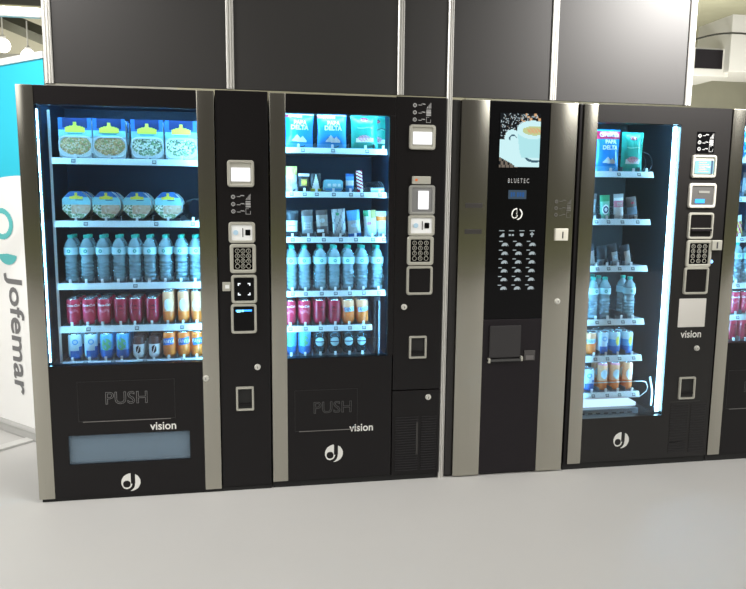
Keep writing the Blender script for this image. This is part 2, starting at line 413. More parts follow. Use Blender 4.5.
# ------------------------------------------------------------------ vending machine bodies
def slab_frame(x0, x1, z0, z1, y0, y1, ox0, ox1, oz0, oz1):
    """panel with a rectangular opening"""
    bm = B(); ring(bm, [(x1, z1), (x0, z1), (x0, z0), (x1, z0)], [(ox1, oz1), (ox0, oz1), (ox0, oz0), (ox1, oz0)], y0, y1); return bm
def cabinet(mc, x0, x1, cx0, cx1, cz0, cz1, lm=None, depth=.82, y0=.05, base=.018, right_solid=True, cd=.56):
    bm = B()
    box(bm, x0, cx0, y0, depth, base, 1.83); box(bm, cx1, x1, y0, depth, base, 1.83)
    box(bm, cx0, cx1, y0, depth, cz1, 1.83); box(bm, cx0, cx1, y0, depth, base, cz0); box(bm, cx0, cx1, cd, depth, cz0, cz1)
    obj('cabinet', bm, black, mc)
    bm = B(); t = .003
    box(bm, cx0, cx0+t, y0, cd, cz0, cz1, mi=1); box(bm, cx1-t, cx1, y0, cd, cz0, cz1, mi=1)
    box(bm, cx0, cx1, y0, cd, cz1-t, cz1); box(bm, cx0, cx1, y0, cd, cz0, cz0+t); box(bm, cx0, cx1, cd-t, cd, cz0, cz1)
    obj('liner', bm, lm or [liner, linerR], mc)
SPIR = {}
def spiral_mesh(r):
    if r not in SPIR:
        pts = []
        for i in range(61):
            a = i/60*6*2*pi; pts.append((r*sin(a), i/60*.36, r-r*cos(a)))
        bm = tube(B(), pts, .0022, 4); me = bpy.data.meshes.new('spiral'); bm.to_mesh(me); bm.free(); me.materials.append(wire); SPIR[r] = me
    return SPIR[r]
TAGM = []
def shelf(mc, x0, x1, z, lanes, spiral=None, sh=.028, tags=None, yf=.09, tip=True, round_end=False, tipw=.011):
    """tray with a pale price strip; z is the top of the strip"""
    bm = B(); box(bm, x0, x1, yf+.008, .54, z-.014, z-.002)
    for i in range(len(lanes)-1):
        xm = (lanes[i]+lanes[i+1])/2; box(bm, xm-.0012, xm+.0012, yf+.012, .53, z-.002, z+.022)
    s = obj('shelf', bm, trayM, mc)
    bm = B(); tl = sh*.42
    pr = [(yf+.002, z), (yf+.008, z), (yf+.008, z-sh), (yf+.002-tl, z-sh)]
    a_ = [bm.verts.new((x0, y, q)) for y, q in pr]; b_ = [bm.verts.new((x1, y, q)) for y, q in pr]; bm.faces.new(a_); bm.faces.new(b_[::-1])
    for i in range(4): bm.faces.new((a_[i], b_[i], b_[(i+1) % 4], a_[(i+1) % 4]))
    obj('price_strip', bm, strip, s)
    for t in (tags if tags is not None else lanes):
        if not TAGM:
            b2 = slab_frame(-.009, .009, -.008, .008, -.0015, 0, -.0065, .0065, -.0045, .0055); box(b2, -.0065, .0065, -.0008, 0, -.0045, .0055, mi=1)
            TAGM.append(obj('price_tag', b2, [mat('tag_holder', (.09, .11, .13), .4), mat('tag_paper', (.55, .60, .60), .6)], s, (t, yf+.001-tl*.5, z-sh*.5), rot=(-.40, 0, 0)).data)
        else: obj('price_tag', TAGM[0], None, s, (t, yf+.001-tl*.5, z-sh*.5), rot=(-.40, 0, 0))
    obj('led_and_fill_strip', bx(x0+.01, x1-.01, yf+.012, yf+.018, z-.022, z-.019), shelfFill, s)  # hidden emitter added under the shelf to brighten products and strips
    for x in lanes:
        if spiral: obj('spiral', spiral_mesh(spiral), None, s, (x, yf+.03, z))
        if tip: obj('ejector_tip', bx(-tipw/2, tipw/2, 0, .008, -.002, .017, bev=.0015), white, s, (x, yf+.010, z))
    return s
def leds(mc, specs):
    for x, z0, z1, y in specs:
        obj('led_and_fill_strip', bx(-.003, .003, -.004, .004, 0, z1-z0), ledM, mc, (x, y, z0))
def fill_top(mc, x0, x1, z, y=.060):
    z = 1.785
    obj('led_and_fill_strip', bx(0, x1-x0, -.004, .004, -.004, .004), ledM, mc, (x0, y, z))  # unseen strip added behind the header to light the interior
def strip_part(mc, x0, x1, z0=.018, y=-.004, z1=1.83):
    obj('steel_strip', bx(x0, x1, y, .028, z0, z1, bev=.004), steel, mc, smooth=True)
YF = 0.

# ---- machine 1 (leftmost)
m1 = empty('vending_machine', (-.42, 0, 0), 'black snack and drink vending machine with steel strips, leftmost, beside the cyan banner', 'vending machine')
cabinet(m1, -.93, -.135, -.880, -.185, .612, 1.80)
obj('plinth', bx(-.925, .10, .012, .80, 0, .018), dark, m1)
strip_part(m1, -.935, -.866); strip_part(m1, -.207, -.132)
obj('header_panel', bx(-.866, -.207, 0, .048, 1.752, 1.83, bev=.002), black, m1)
lp = slab_frame(-.866, -.207, .018, .629, 0, .048, -.800, -.272, .172, .308)
obj('lower_panel', lp, black, m1)
obj('glass_pane', bx(-.866, -.207, .022, .027, .629, 1.752), glassM, m1)
f1 = obj('delivery_flap', bx(-.800, -.272, .014, .020, .172, .308), thin('flap_plastic', (.66, .84, .98), .32, (.38, .52, .66)), m1)
bm = B(); box(bm, -.81, -.262, .30, .31, .12, .33); box(bm, -.81, -.262, .051, .30, .12, .165); box(bm, -.81, -.262, .051, .30, .315, .33); box(bm, -.815, -.80, .051, .30, .165, .315); box(bm, -.272, -.262, .051, .30, .165, .315)
obj('delivery_bin', bm, mat('bin_plastic', (.45, .50, .54), .5), m1)
obj('led_and_fill_strip', bx(-.25, .25, -.003, .003, -.003, .003), emis('bin_fill', (.35, .68, 1.), 40.), m1, (-.536, .062, .306))  # unseen lamp added in the bin to brighten the flap
def push(mc, x, z, w=.205, y=0., fx=None, fw=.42, fh=.185, dim=False):
    p = obj('push_flap', slab_frame(-fw/2, fw/2, -fh/2, fh/2, -.0015, .002, -fw/2+.003, fw/2-.003, -fh/2+.003, fh/2-.003), mat('flap_edge', (.010, .009, .010), .3), mc, (fx if fx else x, y, z-.01))
    obj('flap_lip', bx(-fw/2+.02, fw/2-.02, -.004, 0, -.0012, .0012), mat('lip_grey', (.20, .19, .18), .4), p, (fx if fx else x, y, z-.01-fh/2))
    text('push_lettering', 'PUSH', w*.385, mat('push_ink', (.22, .22, .22), .5) if not dim else mat('dim_ink', (.11, .11, .11), .4), p, (x, y-.002, z), outline=.0009)
push(m1, -.543, .473)
text('brand_lettering', 'vision', .054, ink, m1, (-.387, -.0015, .336), bold=.0008, xs=.93)
dlogo(m1, -.539, .0765, .042)
knob(m1, -.193, .553, -.004)
obj('led_light_block', bx(-.879, -.861, .0445, .085, .632, 1.75), blackM, m1)  # added blocker, keeps the strip's light off the near liner
leds(m1, [(-.869, .64, 1.735, .039), (-.197, .64, 1.735, .040)]); fill_top(m1, -.84, -.21, 1.752)
# control column
obj('control_column', bx(-.128, .100, .004, .80, .022, 1.835, bev=.003), black, m1)
display(m1, -.022, 1.477, .118, .118)
icons(m1, -.023, 1.343)
coin_slot(m1, -.021, 1.217, .118, .094); keypad(m1, -.018, 1.100, .116, .132); camera_reader(m1, -.015, .961, .115, .131)
bill_slot(m1, -.018, .825, .116, .137, kind='blue'); knob(m1, .040, .597); return_cup(m1, -.019, .449, .082, .113)
tg = obj('side_tag', bx(-.018, .018, -.012, .004, -.02, .02, bev=.002), frameM, m1, (-.093, 0, .974)); obj('tag_window', bx(-.006, .012, -.001, 0, -.008, .008), white, tg, (-.093, -.012, .974))
L1 = [(1.538, [-.736, -.593, -.432, -.284], .05, [-.74, -.40]), (1.264, [-.745, -.618, -.485, -.350, -.239], .05, [-.70, -.40, -.24]),
      (.985, [-.782, -.714, -.645, -.576, -.507, -.441, -.371, -.300, -.237], None, [-.50]),
      (.790, [-.784, -.716, -.651, -.573, -.511, -.436, -.365, -.297, -.234], None, [-.71, -.50, -.30]),
      (.627, [-.788, -.715, -.645, -.575, -.504, -.433, -.365, -.297, -.238], None, [-.73, -.61, -.47, -.30])]
for z, lanes, sp, tags in L1:
    shelf(m1, -.830, -.200, z, lanes, sp, tags=tags, sh=.028 if z > .7 else .016)
obj('shelf_rail', bx(-.842, -.832, .10, .11, .62, 1.74), wireW, m1)

# ---- machine 2
m2 = empty('vending_machine', (.50, 0, 0), 'black snack and drink vending machine, second from the left, with lit card reader', 'vending machine')
cabinet(m2, .110, .914, .150, .668, .602, 1.80, base=.03)
obj('plinth', bx(.108, .914, .016, .80, 0, .030), dark, m2)
strip_part(m2, .1064, .1775, .036)
obj('header_panel', bx(.1775, .6785, 0, .048, 1.747, 1.83, bev=.002), black, m2)
obj('side_stile', bx(.650, .6785, 0, .028, .632, 1.747, bev=.002), black, m2)
obj('lower_panel', bx(.1775, .674, 0, .048, .034, .632, bev=.002), black, m2)
obj('glass_pane', bx(.1775, .650, .022, .027, .632, 1.747), glassM, m2)
push(m2, .390, .387, fx=.36, fw=.30, fh=.20, dim=True)
text('brand_lettering', 'vision', .054, ink, m2, (.529, -.0015, .282), bold=.0008, xs=.93)
dlogo(m2, .396, .161, .043)
leds(m2, [(.166, .64, 1.735, .040), (.663, .64, 1.735, .040)]); fill_top(m2, .17, .65, 1.752)
obj('control_column', bx(.679, .916, .0, .048, .460, 1.834, bev=.003), black, m2)
obj('service_panel', bx(.679, .916, .0, .048, .032, .456, bev=.003), black, m2)
vents(m2, .697, .900, .05, .33, n=22)
obj('serial_sticker', bx(-.005, .005, -.0012, 0, -.08, .08), mat('sticker_grey', (.035, .033, .032), .5), m2, (.803, -.003, .215))
icons(m2, .799, 1.765, s=1); display(m2, .802, 1.654, .124, .113); 
tg = obj('reader_badge', bx(-.044, .044, -.014, .0, -.018, .018, bev=.004), frameM, m2, (.800, 0, 1.459)); obj('badge_lamp', prism(B(), circ(.006), -.001, 0), mat('red_orange', (.8, .2, .05), .4), tg, (.775, -.014, 1.46))
card_reader(m2, .805, 1.368, .124, .138); coin_slot(m2, .805, 1.250, .127, .097); keypad(m2, .802, 1.132, .127, .137); bill_slot(m2, .801, .991, .127, .137)
knob(m2, .729, .865); return_cup(m2, .799, .669, .086, .110); knob(m2, .856, .420)
L2 = [(1.603, [.241, .399, .555, .640], .05, [.26, .40, .56]), (1.402, [.207, .268, .324, .404, .485, .538, .624], .026, None), (1.191, [.211, .286, .357, .438, .510, .592, .645], .03, None),
      (.935, [.209, .271, .347, .414, .482, .550, .624], None, None), (.767, [.198, .270, .342, .415, .483, .552], None, None), (.620, [.202, .269, .342, .415, .484, .548], None, [])]
for z, lanes, sp, tags in L2:
    shelf(m2, .155, .655 if z > .8 else .593, z, lanes, sp, tags=tags, sh=.026 if z > .7 else .014)
bm = B(); box(bm, .604, .616, .11, .13, .62, .89); box(bm, .625, .633, .10, .12, .61, .88, mi=1); box(bm, .60, .64, .14, .2, .875, .895)
box(bm, .598, .612, .10, .14, .66, .70)
obj('elevator_rail', bm, [blackM, mat('rail_grey', (.16, .20, .23), .4)], m2)

# ---- machine 3: coffee
m3 = empty('coffee_machine', (1.27, 0, 0), 'tall coffee vending machine with two wide steel strips and a lit coffee cup screen', 'coffee machine')
obj('cabinet', bx(.949, 1.571, .03, .80, .012, 1.83, bev=.003), black, m3)
obj('side_stile', bx(.949, .986, .010, .03, .012, 1.83, bev=.003), mat('dark_grey_metal', (.035, .033, .033), .3, .5), m3)
obj('plinth', bx(.955, 1.565, .03, .78, 0, .012), dark, m3)
strip_part(m3, .987, 1.1235, .008); strip_part(m3, 1.424, 1.5635, .008)
obj('lower_panel', bx(1.1235, 1.424, .0, .03, .012, .795, bev=.002), blackM, m3)
gp = obj('front_glass', bx(1.1235, 1.424, .0, .03, .797, 1.83, bev=.002), gloss, m3)
# screen picture: coffee beans, saucer and cup
sw, shh = .200, .252
bm = B(); prism(bm, [(-sw/2, -shh/2), (sw/2, -shh/2), (sw/2, shh/2), (-sw/2, shh/2)], -.002, 0, 0)
rnd = random.Random(8)
for k in range(330):
    u = rnd.uniform(-.97, .85); v = rnd.uniform(-.12, .97)
    if v < .55 and u > -.15: continue
    a = rnd.uniform(0, pi); r1, r2 = .0045, .0022
    pts = [(u*sw/2+r1*cos(t)*cos(a)-r2*sin(t)*sin(a), v*shh/2+r1*cos(t)*sin(a)+r2*sin(t)*cos(a)) for t in [i*pi/3 for i in range(6)]]
    if max(abs(p[0]) for p in pts) < sw/2 and max(abs(p[1]) for p in pts) < shh/2:
        bm.faces.new([bm.verts.new((p[0], -.0024-k*2e-6, p[1])) for p in pts]).material_index = 1 if k % 3 else 5
ell = lambda u, v, cx, cz, a, b: ((u-cx)/a)**2+((v-cz)/b)**2 < 1
raster(bm, lambda u, v: v > .60 and (int((u+2)*9)+int((v+2)*11)) % 4 == 0 and u > 0, sw, shh, 60, -.0028, 7)
sauc = lambda u, v: v < .04-.10*(u+1) and v > -.98 and (v > -.62-.42*(u+1)**1.2 or u > -.25)
raster(bm, lambda u, v: v < -.30 and u < 0 and not sauc(u, v) and (int((u+2)*14)+int((v+2)*9)) % 3, sw, shh, 60, -.0029, 5)
raster(bm, sauc, sw, shh, 64, -.0031, 2)
raster(bm, lambda u, v: ell(u, v, .75, -.40, .62, .40) and not ell(u, v, .80, -.34, .62, .38) and v < -.4, sw, shh, 70, -.0035, 6)
raster(bm, lambda u, v: (v > -.62 and v < .42 and u > -.17+.20*(.42-v)+.10*(v < -.45)*(-.45-v)*4), sw, shh, 64, -.0039, 3)
raster(bm, lambda u, v: ell(u, v, -.40, .10, .36, .30), sw, shh, 64, -.0037, 2)
raster(bm, lambda u, v: ell(u, v, -.36, .08, .19, .13) and not ell(u, v, -.33, .04, .17, .12), sw, shh, 64, -.0041, 6)
raster(bm, lambda u, v: ell(u, v, .62, .40, .80, .34), sw, shh, 64, -.0043, 2)
raster(bm, lambda u, v: ell(u, v, .72, .37, .62, .17), sw, shh, 64, -.0047, 4)
raster(bm, lambda u, v: ell(u, v, .68, .37, .40, .10) and (int((u+2)*17)+int((v+2)*23)) % 3, sw, shh, 60, -.0051, 7)
sc = obj('picture_screen', bm, [emis('pic_dark', (.012, .014, .016), 1), emis('pic_bean', (.42, .52, .56), 1), emis('pic_white', (.62, .90, .93), 1), emis('pic_cup', (.45, .80, .84), 1), emis('pic_coffee', (.55, .62, .30), 1), emis('pic_brown', (.18, .15, .12), 1), emis('pic_shade', (.05, .12, .17), 1), emis('pic_foam', (.72, .42, .22), 1)], m3, (1.276, -.0005, 1.650))
text('brand_lettering', 'B L U E T E C', .030, mat('dim_white', (.30, .30, .30), .5), m3, (1.277, -.0012, 1.462), xs=.62)
lc = plate('text_display', m3, 1.274, 1.398, .090, .042, emis('lcd_grey', (.055, .085, .12), 1), 0, t=.002)
bm = B()
for k, (a, b) in enumerate(((-.034, -.026), (-.022, -.014), (-.002, .006), (.010, .02), (.024, .034))): box(bm, a, b, -.001, 0, -.012+.003*(k % 2), .011)
obj('display_digits', bm, emis('lcd_blue', (.03, .10, .28), 1), lc, (1.274, -.002, 1.398))
obj('emblem', raster(B(), lambda u, v: dlogo_pred(u, v) and not (dlogo_pred(u*1.18, v*1.18) and dlogo_pred(u*1.18+.08, v*1.18) and dlogo_pred(u*1.18-.08, v*1.18) and dlogo_pred(u, v*1.3)), .056, .056, 40), ink, m3, (1.276, -.0012, 1.306))
btn = emis('button_glow', (.40, .46, .48), 1.)
cup_b = raster(B(), lambda u, v: (math.hypot(u, (v+.6)*.8) < 1 and v > -.6) and not (math.hypot(u*1.6, (v+.7)*1.2) < .42) and not (abs(u-.75) < .10 and v < -.1), .034, .026, 20, 0, cx=.007, cz=-.004)
raster(cup_b, lambda u, v: True, .018, .004, 2, 0, cx=-.014, cz=.011)
first = None
for j in range(6):
    for i in range(3):
        z = 1.164-j*.0424; x = (1.214, 1.284, 1.354)[i]
        if first is None: first = obj('drink_button', cup_b, btn, m3, (x, -.0012, z)).data
        else: obj('drink_button', first, None, m3, (x, -.0012, z))
preds = [lambda u, v: v < u and v < .5, lambda u, v: abs(v+.2) < .35 and abs(u) > .15, lambda u, v: math.hypot(u, v) < .8 and v < .4, lambda u, v: abs(u) < .25 or (v > -.1 and abs(u) < .8 and v < .5)]
for i, x in enumerate((1.1966+.006, 1.251, 1.304, 1.356)):
    b_ = raster(B(), preds[i], .026, .024, 14, 0, cz=-.004); raster(b_, lambda u, v: True, .026, .0035, 2, 0, cz=.014)
    obj('selector_button', b_, btn, m3, (x, -.0012, 1.212))
cd_ = obj('cup_door', bx(-.08, .08, -.010, .002, -.075, .085, bev=.003), mat('smoked_plastic', (.030, .028, .030), .3), m3, (1.237, 0, .680))
obj('cup_shelf', bx(-.088, .088, -.020, -.004, -.006, .006, bev=.002), mat('cup_shelf_plastic', (.06, .06, .06), .2), cd_, (1.237, 0, .594))
obj('hinge_cap', bx(-.005, .005, -.022, -.004, -.012, .012, bev=.002), frameM, cd_, (1.155, 0, .594)); obj('hinge_cap', bx(-.005, .005, -.022, -.004, -.012, .012, bev=.002), frameM, cd_, (1.322, 0, .600))
cr_ = obj('coin_return', bx(-.028, .028, -.006, .002, -.026, .026, bev=.002), mat('smoked_grey', (.07, .065, .065), .25), m3, (1.368, 0, .612)); obj('flap', bx(-.020, .020, -.002, 0, -.022, .0, bev=.001), mat('smoked_light', (.14, .13, .13), .3), cr_, (1.368, -.006, .612))
for z in (1.345, 1.222): obj('card_slot', bx(-.042, .042, -.0015, .002, -.011, .011, bev=.001), mat('slot_dark', (.03, .027, .025), .4), m3, (1.058, -.004, z))
ci = obj('coin_slot', bx(-.033, .033, -.012, .002, -.029, .029, bev=.002), mat('slot_beige', (.62, .60, .52), .4, .2), m3, (1.503, -.004, 1.208)); obj('slot_mouth', bx(-.003, .003, -.001, 0, -.016, .016), dark, ci, (1.508, -.016, 1.206))
icons(m3, 1.506, 1.335, y=-.004, m=mat('etched_dark', (.06, .058, .05), .5)); knob(m3, 1.500, .880, -.004)

# ---- machine 4
m4 = empty('vending_machine', (1.95, 0, 0), 'black vending machine with a bright vertical light bar, right of the coffee machine', 'vending machine')
cabinet(m4, 1.576, 2.384, 1.640, 2.150, .240, 1.80, base=.03, lm=[mat('dark_liner', (.012, .015, .019), .5), mat('dark_side_liner', (.022, .028, .036), .45)])
obj('plinth', bx(1.577, 2.384, .012, .80, 0, .034), dark, m4)
obj('side_stile', bx(1.577, 1.5945, .004, .048, .036, 1.83, bev=.002), black, m4)
strip_part(m4, 1.595, 1.6675, .034)
obj('door_panel', slab_frame(1.668, 2.384, .036, 1.83, 0, .048, 1.668, 2.111, .270, 1.746), mat('black_satin_paint', (.011, .010, .010), .30, ior=1.45, noise=.1, nscale=5), m4)
obj('glass_pane', bx(1.668, 2.111, .022, .027, .270, 1.746), glassM, m4)
dlogo(m4, 1.890, .146, .043)
leds(m4, [(1.655, .29, 1.735, .040)]); fill_top(m4, 1.67, 2.10, 1.752)  # unseen left strip added to brighten the products
obj('led_and_fill_strip', bx(-.0085, .0085, -.004, .004, 0, 1.455), emis('light_bar', (.34, .72, 1.), 60.), m4, (2.104, .038, .282))
icons(m4, 2.248, 1.663, plate_=True); display(m4, 2.246, 1.546, .134, .112, blue=True)
f = fr('card_reader', m4, 2.248, 1.402, .150, .123, t=.015, m=mat('pale_frame', (.66, .64, .58), .35, .3)); plate('reader_body', f, 2.248, 1.402, .122, .095, mat('reader_grey', (.09, .088, .085), .4), -.002)
obj('reader_light', bx(-.030, .022, -.002, 0, -.010, .010), litB, f, (2.240, -.006, 1.375)); obj('reader_print', bx(-.03, .03, -.002, 0, -.006, .006), mat('grey_print', (.22, .22, .2), .5), f, (2.256, -.006, 1.42))
bill_slot(m4, 2.251, 1.251, .140, .133, kind='shelf'); keypad(m4, 2.252, 1.111, .140, .138); bill_slot(m4, 2.248, .973, .138, .140)
tg = obj('coin_inlet', bx(-.028, .028, -.020, .0, -.025, .025, bev=.003), frameM, m4, (2.343, 0, 1.154)); obj('slot_mouth', bx(-.004, .004, -.001, 0, -.016, .016), inkF, tg, (2.343, -.02, 1.154))
obj('status_lamp', prism(B(), circ(.009), -.004, 0), emis('blue_lamp', (.25, .55, 1.), 2.5), m4, (2.329, 0, 1.070))
plate('white_label', m4, 2.242, .807, .152, .148, mat('label_paper', (.66, .64, .60), .6), 0, t=.002)
text('brand_lettering', 'vision', .055, ink, m4, (2.246, -.0015, .695), bold=.0008, xs=.93)
knob(m4, 2.283, .621); return_cup(m4, 2.242, .411, .092, .118)
vents(m4, 2.160, 2.362, .06, .33, n=20, split=.5)
obj('panel_seam', bx(-.085, .085, -.002, 0, -.001, .001), mat('seam_dark', (.05, .05, .05), .4), m4, (2.24, 0, .338)); obj('panel_clip', bx(-.035, .035, -.003, 0, -.0015, .0015), inkD, m4, (2.195, 0, .120))
L4 = [(1.519, [1.804, 1.929, 2.0], .05, [1.84, 1.95]), (1.281, [1.732, 1.798, 1.874, 1.958], .03, None), (1.043, [1.752, 1.813, 1.874, 1.947], .03, None),
      (.766, [1.766, 1.833, 1.910, 1.973], None, None), (.573, [1.768, 1.835, 1.903, 1.983], None, None), (.377, [1.767, 1.846, 1.915, 1.996], None, None)]
for z, lanes, sp, tags in L4:
    shelf(m4, 1.650, 2.030, z, lanes, sp, tags=tags, sh=.030)
bm = B(); box(bm, 1.66, 2.02, .10, .20, .296, .316, mi=0); obj('lit_tray', bm, emis('tray_glow', (.6, .85, 1.), 1.3), m4)  # brightness of the lit lower tray is put in as its own glow
lg = obj('cooling_grille', bx(1.66, 2.03, .09, .13, .243, .286), trayM, m4)
bm = B()
for k in range(7): box(bm, 1.70+k*.045, 1.724+k*.045, .0875, .0905, .262, .268)
obj('grille_slots', bm, dark, lg)
obj('lift_wire', tube(B(), [(1.67, .075, .435), (2.03, .075, .435), (2.055, .075, .43), (2.068, .075, .405), (2.062, .075, .38), (2.03, .08, .352), (1.67, .08, .352)], .0022, 6), wireW, m4, smooth=True)
obj('lift_handle', tube(B(), [(2.076, .075, .455), (2.085, .075, .42), (2.093, .075, .385), (2.094, .075, .34), (2.092, .075, .30)], .006, 6), mat('pale_blue_grey', (.45, .52, .56), .4), m4, smooth=True)

# ---- machine 5 (cut by the frame)
m5 = empty('vending_machine', (2.8, 0, 0), 'black snack and drink vending machine cut off by the right edge of the photo', 'vending machine')
cabinet(m5, 2.389, 3.21, 2.43, 2.95, .602, 1.80, base=.03)
obj('plinth', bx(2.389, 3.21, .012, .80, 0, .034), dark, m5)
strip_part(m5, 2.3895, 2.461, .038)
obj('header_panel', bx(2.461, 2.956, 0, .048, 1.777, 1.83, bev=.002), black, m5); obj('side_stile', bx(2.932, 2.9597, 0, .028, .642, 1.777, bev=.002), black, m5)
obj('lower_panel', bx(2.461, 2.956, 0, .048, .038, .642, bev=.002), black, m5); obj('glass_pane', bx(2.461, 2.932, .022, .027, .642, 1.777), glassM, m5)
obj('control_column', bx(2.960, 3.205, .0, .048, .038, 1.83, bev=.003), black, m5)
push(m5, 2.67, .40, fx=2.66, fw=.36, fh=.21, dim=True)
leds(m5, [(2.449, .65, 1.735, .040), (2.945, .65, 1.735, .040)]); fill_top(m5, 2.45, 2.93, 1.752)
display(m5, 3.085, 1.546, .13, .112); keypad(m5, 3.085, 1.13, .13, .137); return_cup(m5, 3.085, .41, .086, .11)
L5 = [(1.60, [2.56, 2.70, 2.84], .05), (1.40, [2.53, 2.60, 2.67, 2.75, 2.83], .03), (1.19, [2.56, 2.63, 2.70, 2.77, 2.84], .03), (.945, [2.56, 2.63, 2.70, 2.77, 2.84], None), (.775, [2.573, 2.643, 2.71, 2.78, 2.85], None), (.630, [2.575, 2.645, 2.715, 2.785, 2.855], None)]
for z, lanes, sp in L5: shelf(m5, 2.436, 2.93, z, lanes, sp, tags=lanes, sh=.028 if z > .7 else .014)

# ------------------------------------------------------------------ products (each a thing of its own)
alum = mat('can_aluminium', (.72, .74, .75), .25, .9)
cRed = mat('can_red', (.62, .018, .07), .28, coat=.5); cRedD = mat('can_dark_red', (.42, .008, .045), .28, coat=.5)
cOr = mat('can_orange', (.88, .21, .03), .28, coat=.5); cOrL = mat('can_pale_orange', (.9, .45, .24), .3, coat=.4)
cBl = mat('can_blue', (.02, .16, .55), .28, coat=.5); cSky = mat('can_sky_blue', (.10, .42, .80), .28, coat=.5); cPale = mat('can_pale_blue', (.55, .75, .85), .3, coat=.3)
cWh = mat('label_white', (.85, .88, .88), .45); cGr = mat('label_green', (.05, .35, .16), .4); cBrn = mat('lid_brown', (.10, .035, .03), .4)
cNavy = mat('navy_print', (.01, .03, .12), .4); cYel = mat('label_yellow', (.80, .72, .08), .45); cPink = mat('label_pink', (.85, .30, .40), .45); cTeal = mat('label_teal', (.02, .35, .30), .4)
capG = mat('cap_green', (.02, .36, .27), .4); pet = thin('bottle_plastic', (.88, .97, 1.), .32, (.62, .90, 1.), ior=1.6, rough=.10); bLab = mat('bottle_label', (.50, .80, .86), .45)
darkB = thin('dark_bottle_plastic', (.30, .48, .55), .35, (.03, .09, .12), rough=.08)
food1 = speckle('grain_food', [(.55, .30, .12), (.62, .42, .22), (.35, .20, .10), (.65, .50, .35), (.30, .30, .12)], 160)
food2 = speckle('green_salad', [(.20, .34, .16), (.70, .75, .60), (.40, .48, .28), (.80, .82, .75), (.12, .18, .12)], 150)
food3 = speckle('pale_food', [(.70, .50, .36), (.62, .40, .28), (.75, .60, .48)], 90)
tub = mat('tub_plastic', (.70, .78, .80), .3)
blueG = mat('sleeve_blue', (.03, .14, .42), .4); cyanG = mat('sleeve_cyan', (.28, .66, .74), .4); blueBag = mat('bag_blue', (.015, .28, .72), .3, coat=.3); greenBag = mat('bag_green', (.02, .36, .26), .3, coat=.3)
greyBag = mat('bag_grey', (.25, .28, .30), .35, coat=.3); silverBag = mat('bag_silver', (.48, .52, .54), .3, .3); brownBag = mat('bag_brown', (.12, .09, .09), .4); blackBag = mat('bag_black', (.03, .035, .045), .35)
clearBag = thin('clear_wrap', (.92, .96, 1.), .25)

def wrap(R_, h0=0.):
    return lambda x, y, z: ((R_-y)*sin(x/R_), -(R_-y)*cos(x/R_), z+h0)
def can(label, cat, body, h=.118, r=.0305, matfn=None, mats=None, print_=None, printm=None, patch=None, lidm=None, kind='drink_can'):
    root = empty(kind, (0, 0, 0), label, cat)
    prof = [(r*.76, 0), (r*.80, .003), (r*.97, .010), (r, .014), (r, h*.35), (r, h*.5), (r, h*.65), (r, h-.014), (r*.86, h-.004)]
    ms = mats or [body]
    obj('can_body' if kind == 'drink_can' else 'cup_body', lathe(B(), prof, 24, matfn or (lambda a, z: 0)), ms, root, smooth=True)
    bm = lathe(B(), [(r*.86, h-.004), (r*.88, h-.001), (r*.86, h), (r*.80, h-.003), (.3*r, h-.003)], 24); box(bm, -.004, .004, -.012, .004, h-.003, h-.0015)
    obj('lid', bm, lidm or alum, root, smooth=True)
    if patch:
        pm, pr, pw, ph, pz = patch
        obj('label_patch', raster(B(), pr, pw, ph, 18, -.0005, fmap=wrap(r, pz)), pm, root)
    if print_:
        s, size, z, xs = print_
        text('lettering', s, size, printm or cWh, root, (0, 0, 0), fmap=wrap(r+.0008, z), shear=.2, bold=.0006, xs=xs)
    return root
def cols(*zs):
    return lambda a, z: sum(1 for q in zs if z > q)
def bottle(h=.212, r=.0315, body=None, label=None):
    root = empty('water_bottle', (0, 0, 0), 'clear bottle', 'bottle')
    prof = [(r*.80, 0), (r*.98, .006)]
    for k in range(6): prof += [(r, .012+k*.016), (r*.89, .021+k*.016)]
    prof += [(r*.84, .112), (r, .120), (r, .158), (r*.92, .168), (r*.70, .182), (r*.40, .195), (r*.36, .200)]
    obj('bottle_body', lathe(B(), prof, 18), body or pet, root, smooth=True)
    obj('cap', lathe(B(), [(.0128, .197), (.0135, .199), (.0132, h-.001), (.0118, h)], 14), capG, root, smooth=True)
    l = obj('label', lathe_open(r*1.012, .124, .156), label or bLab, root, smooth=True)
    obj('label_mark', raster(B(), lambda u, v: .45 < math.hypot(u, v) < 1, .016, .016, 12, -.0004, fmap=wrap(r*1.012, .140)), cTeal, l)
    return root
def lathe_open(r, z0, z1, n=24):
    bm = B(); a = [bm.verts.new((r*sin(2*pi*i/n), -r*cos(2*pi*i/n), z0)) for i in range(n)]; b = [bm.verts.new((r*sin(2*pi*i/n), -r*cos(2*pi*i/n), z1)) for i in range(n)]
    for i in range(n): bm.faces.new((a[i], a[(i+1) % n], b[(i+1) % n], b[i]))
    return bm
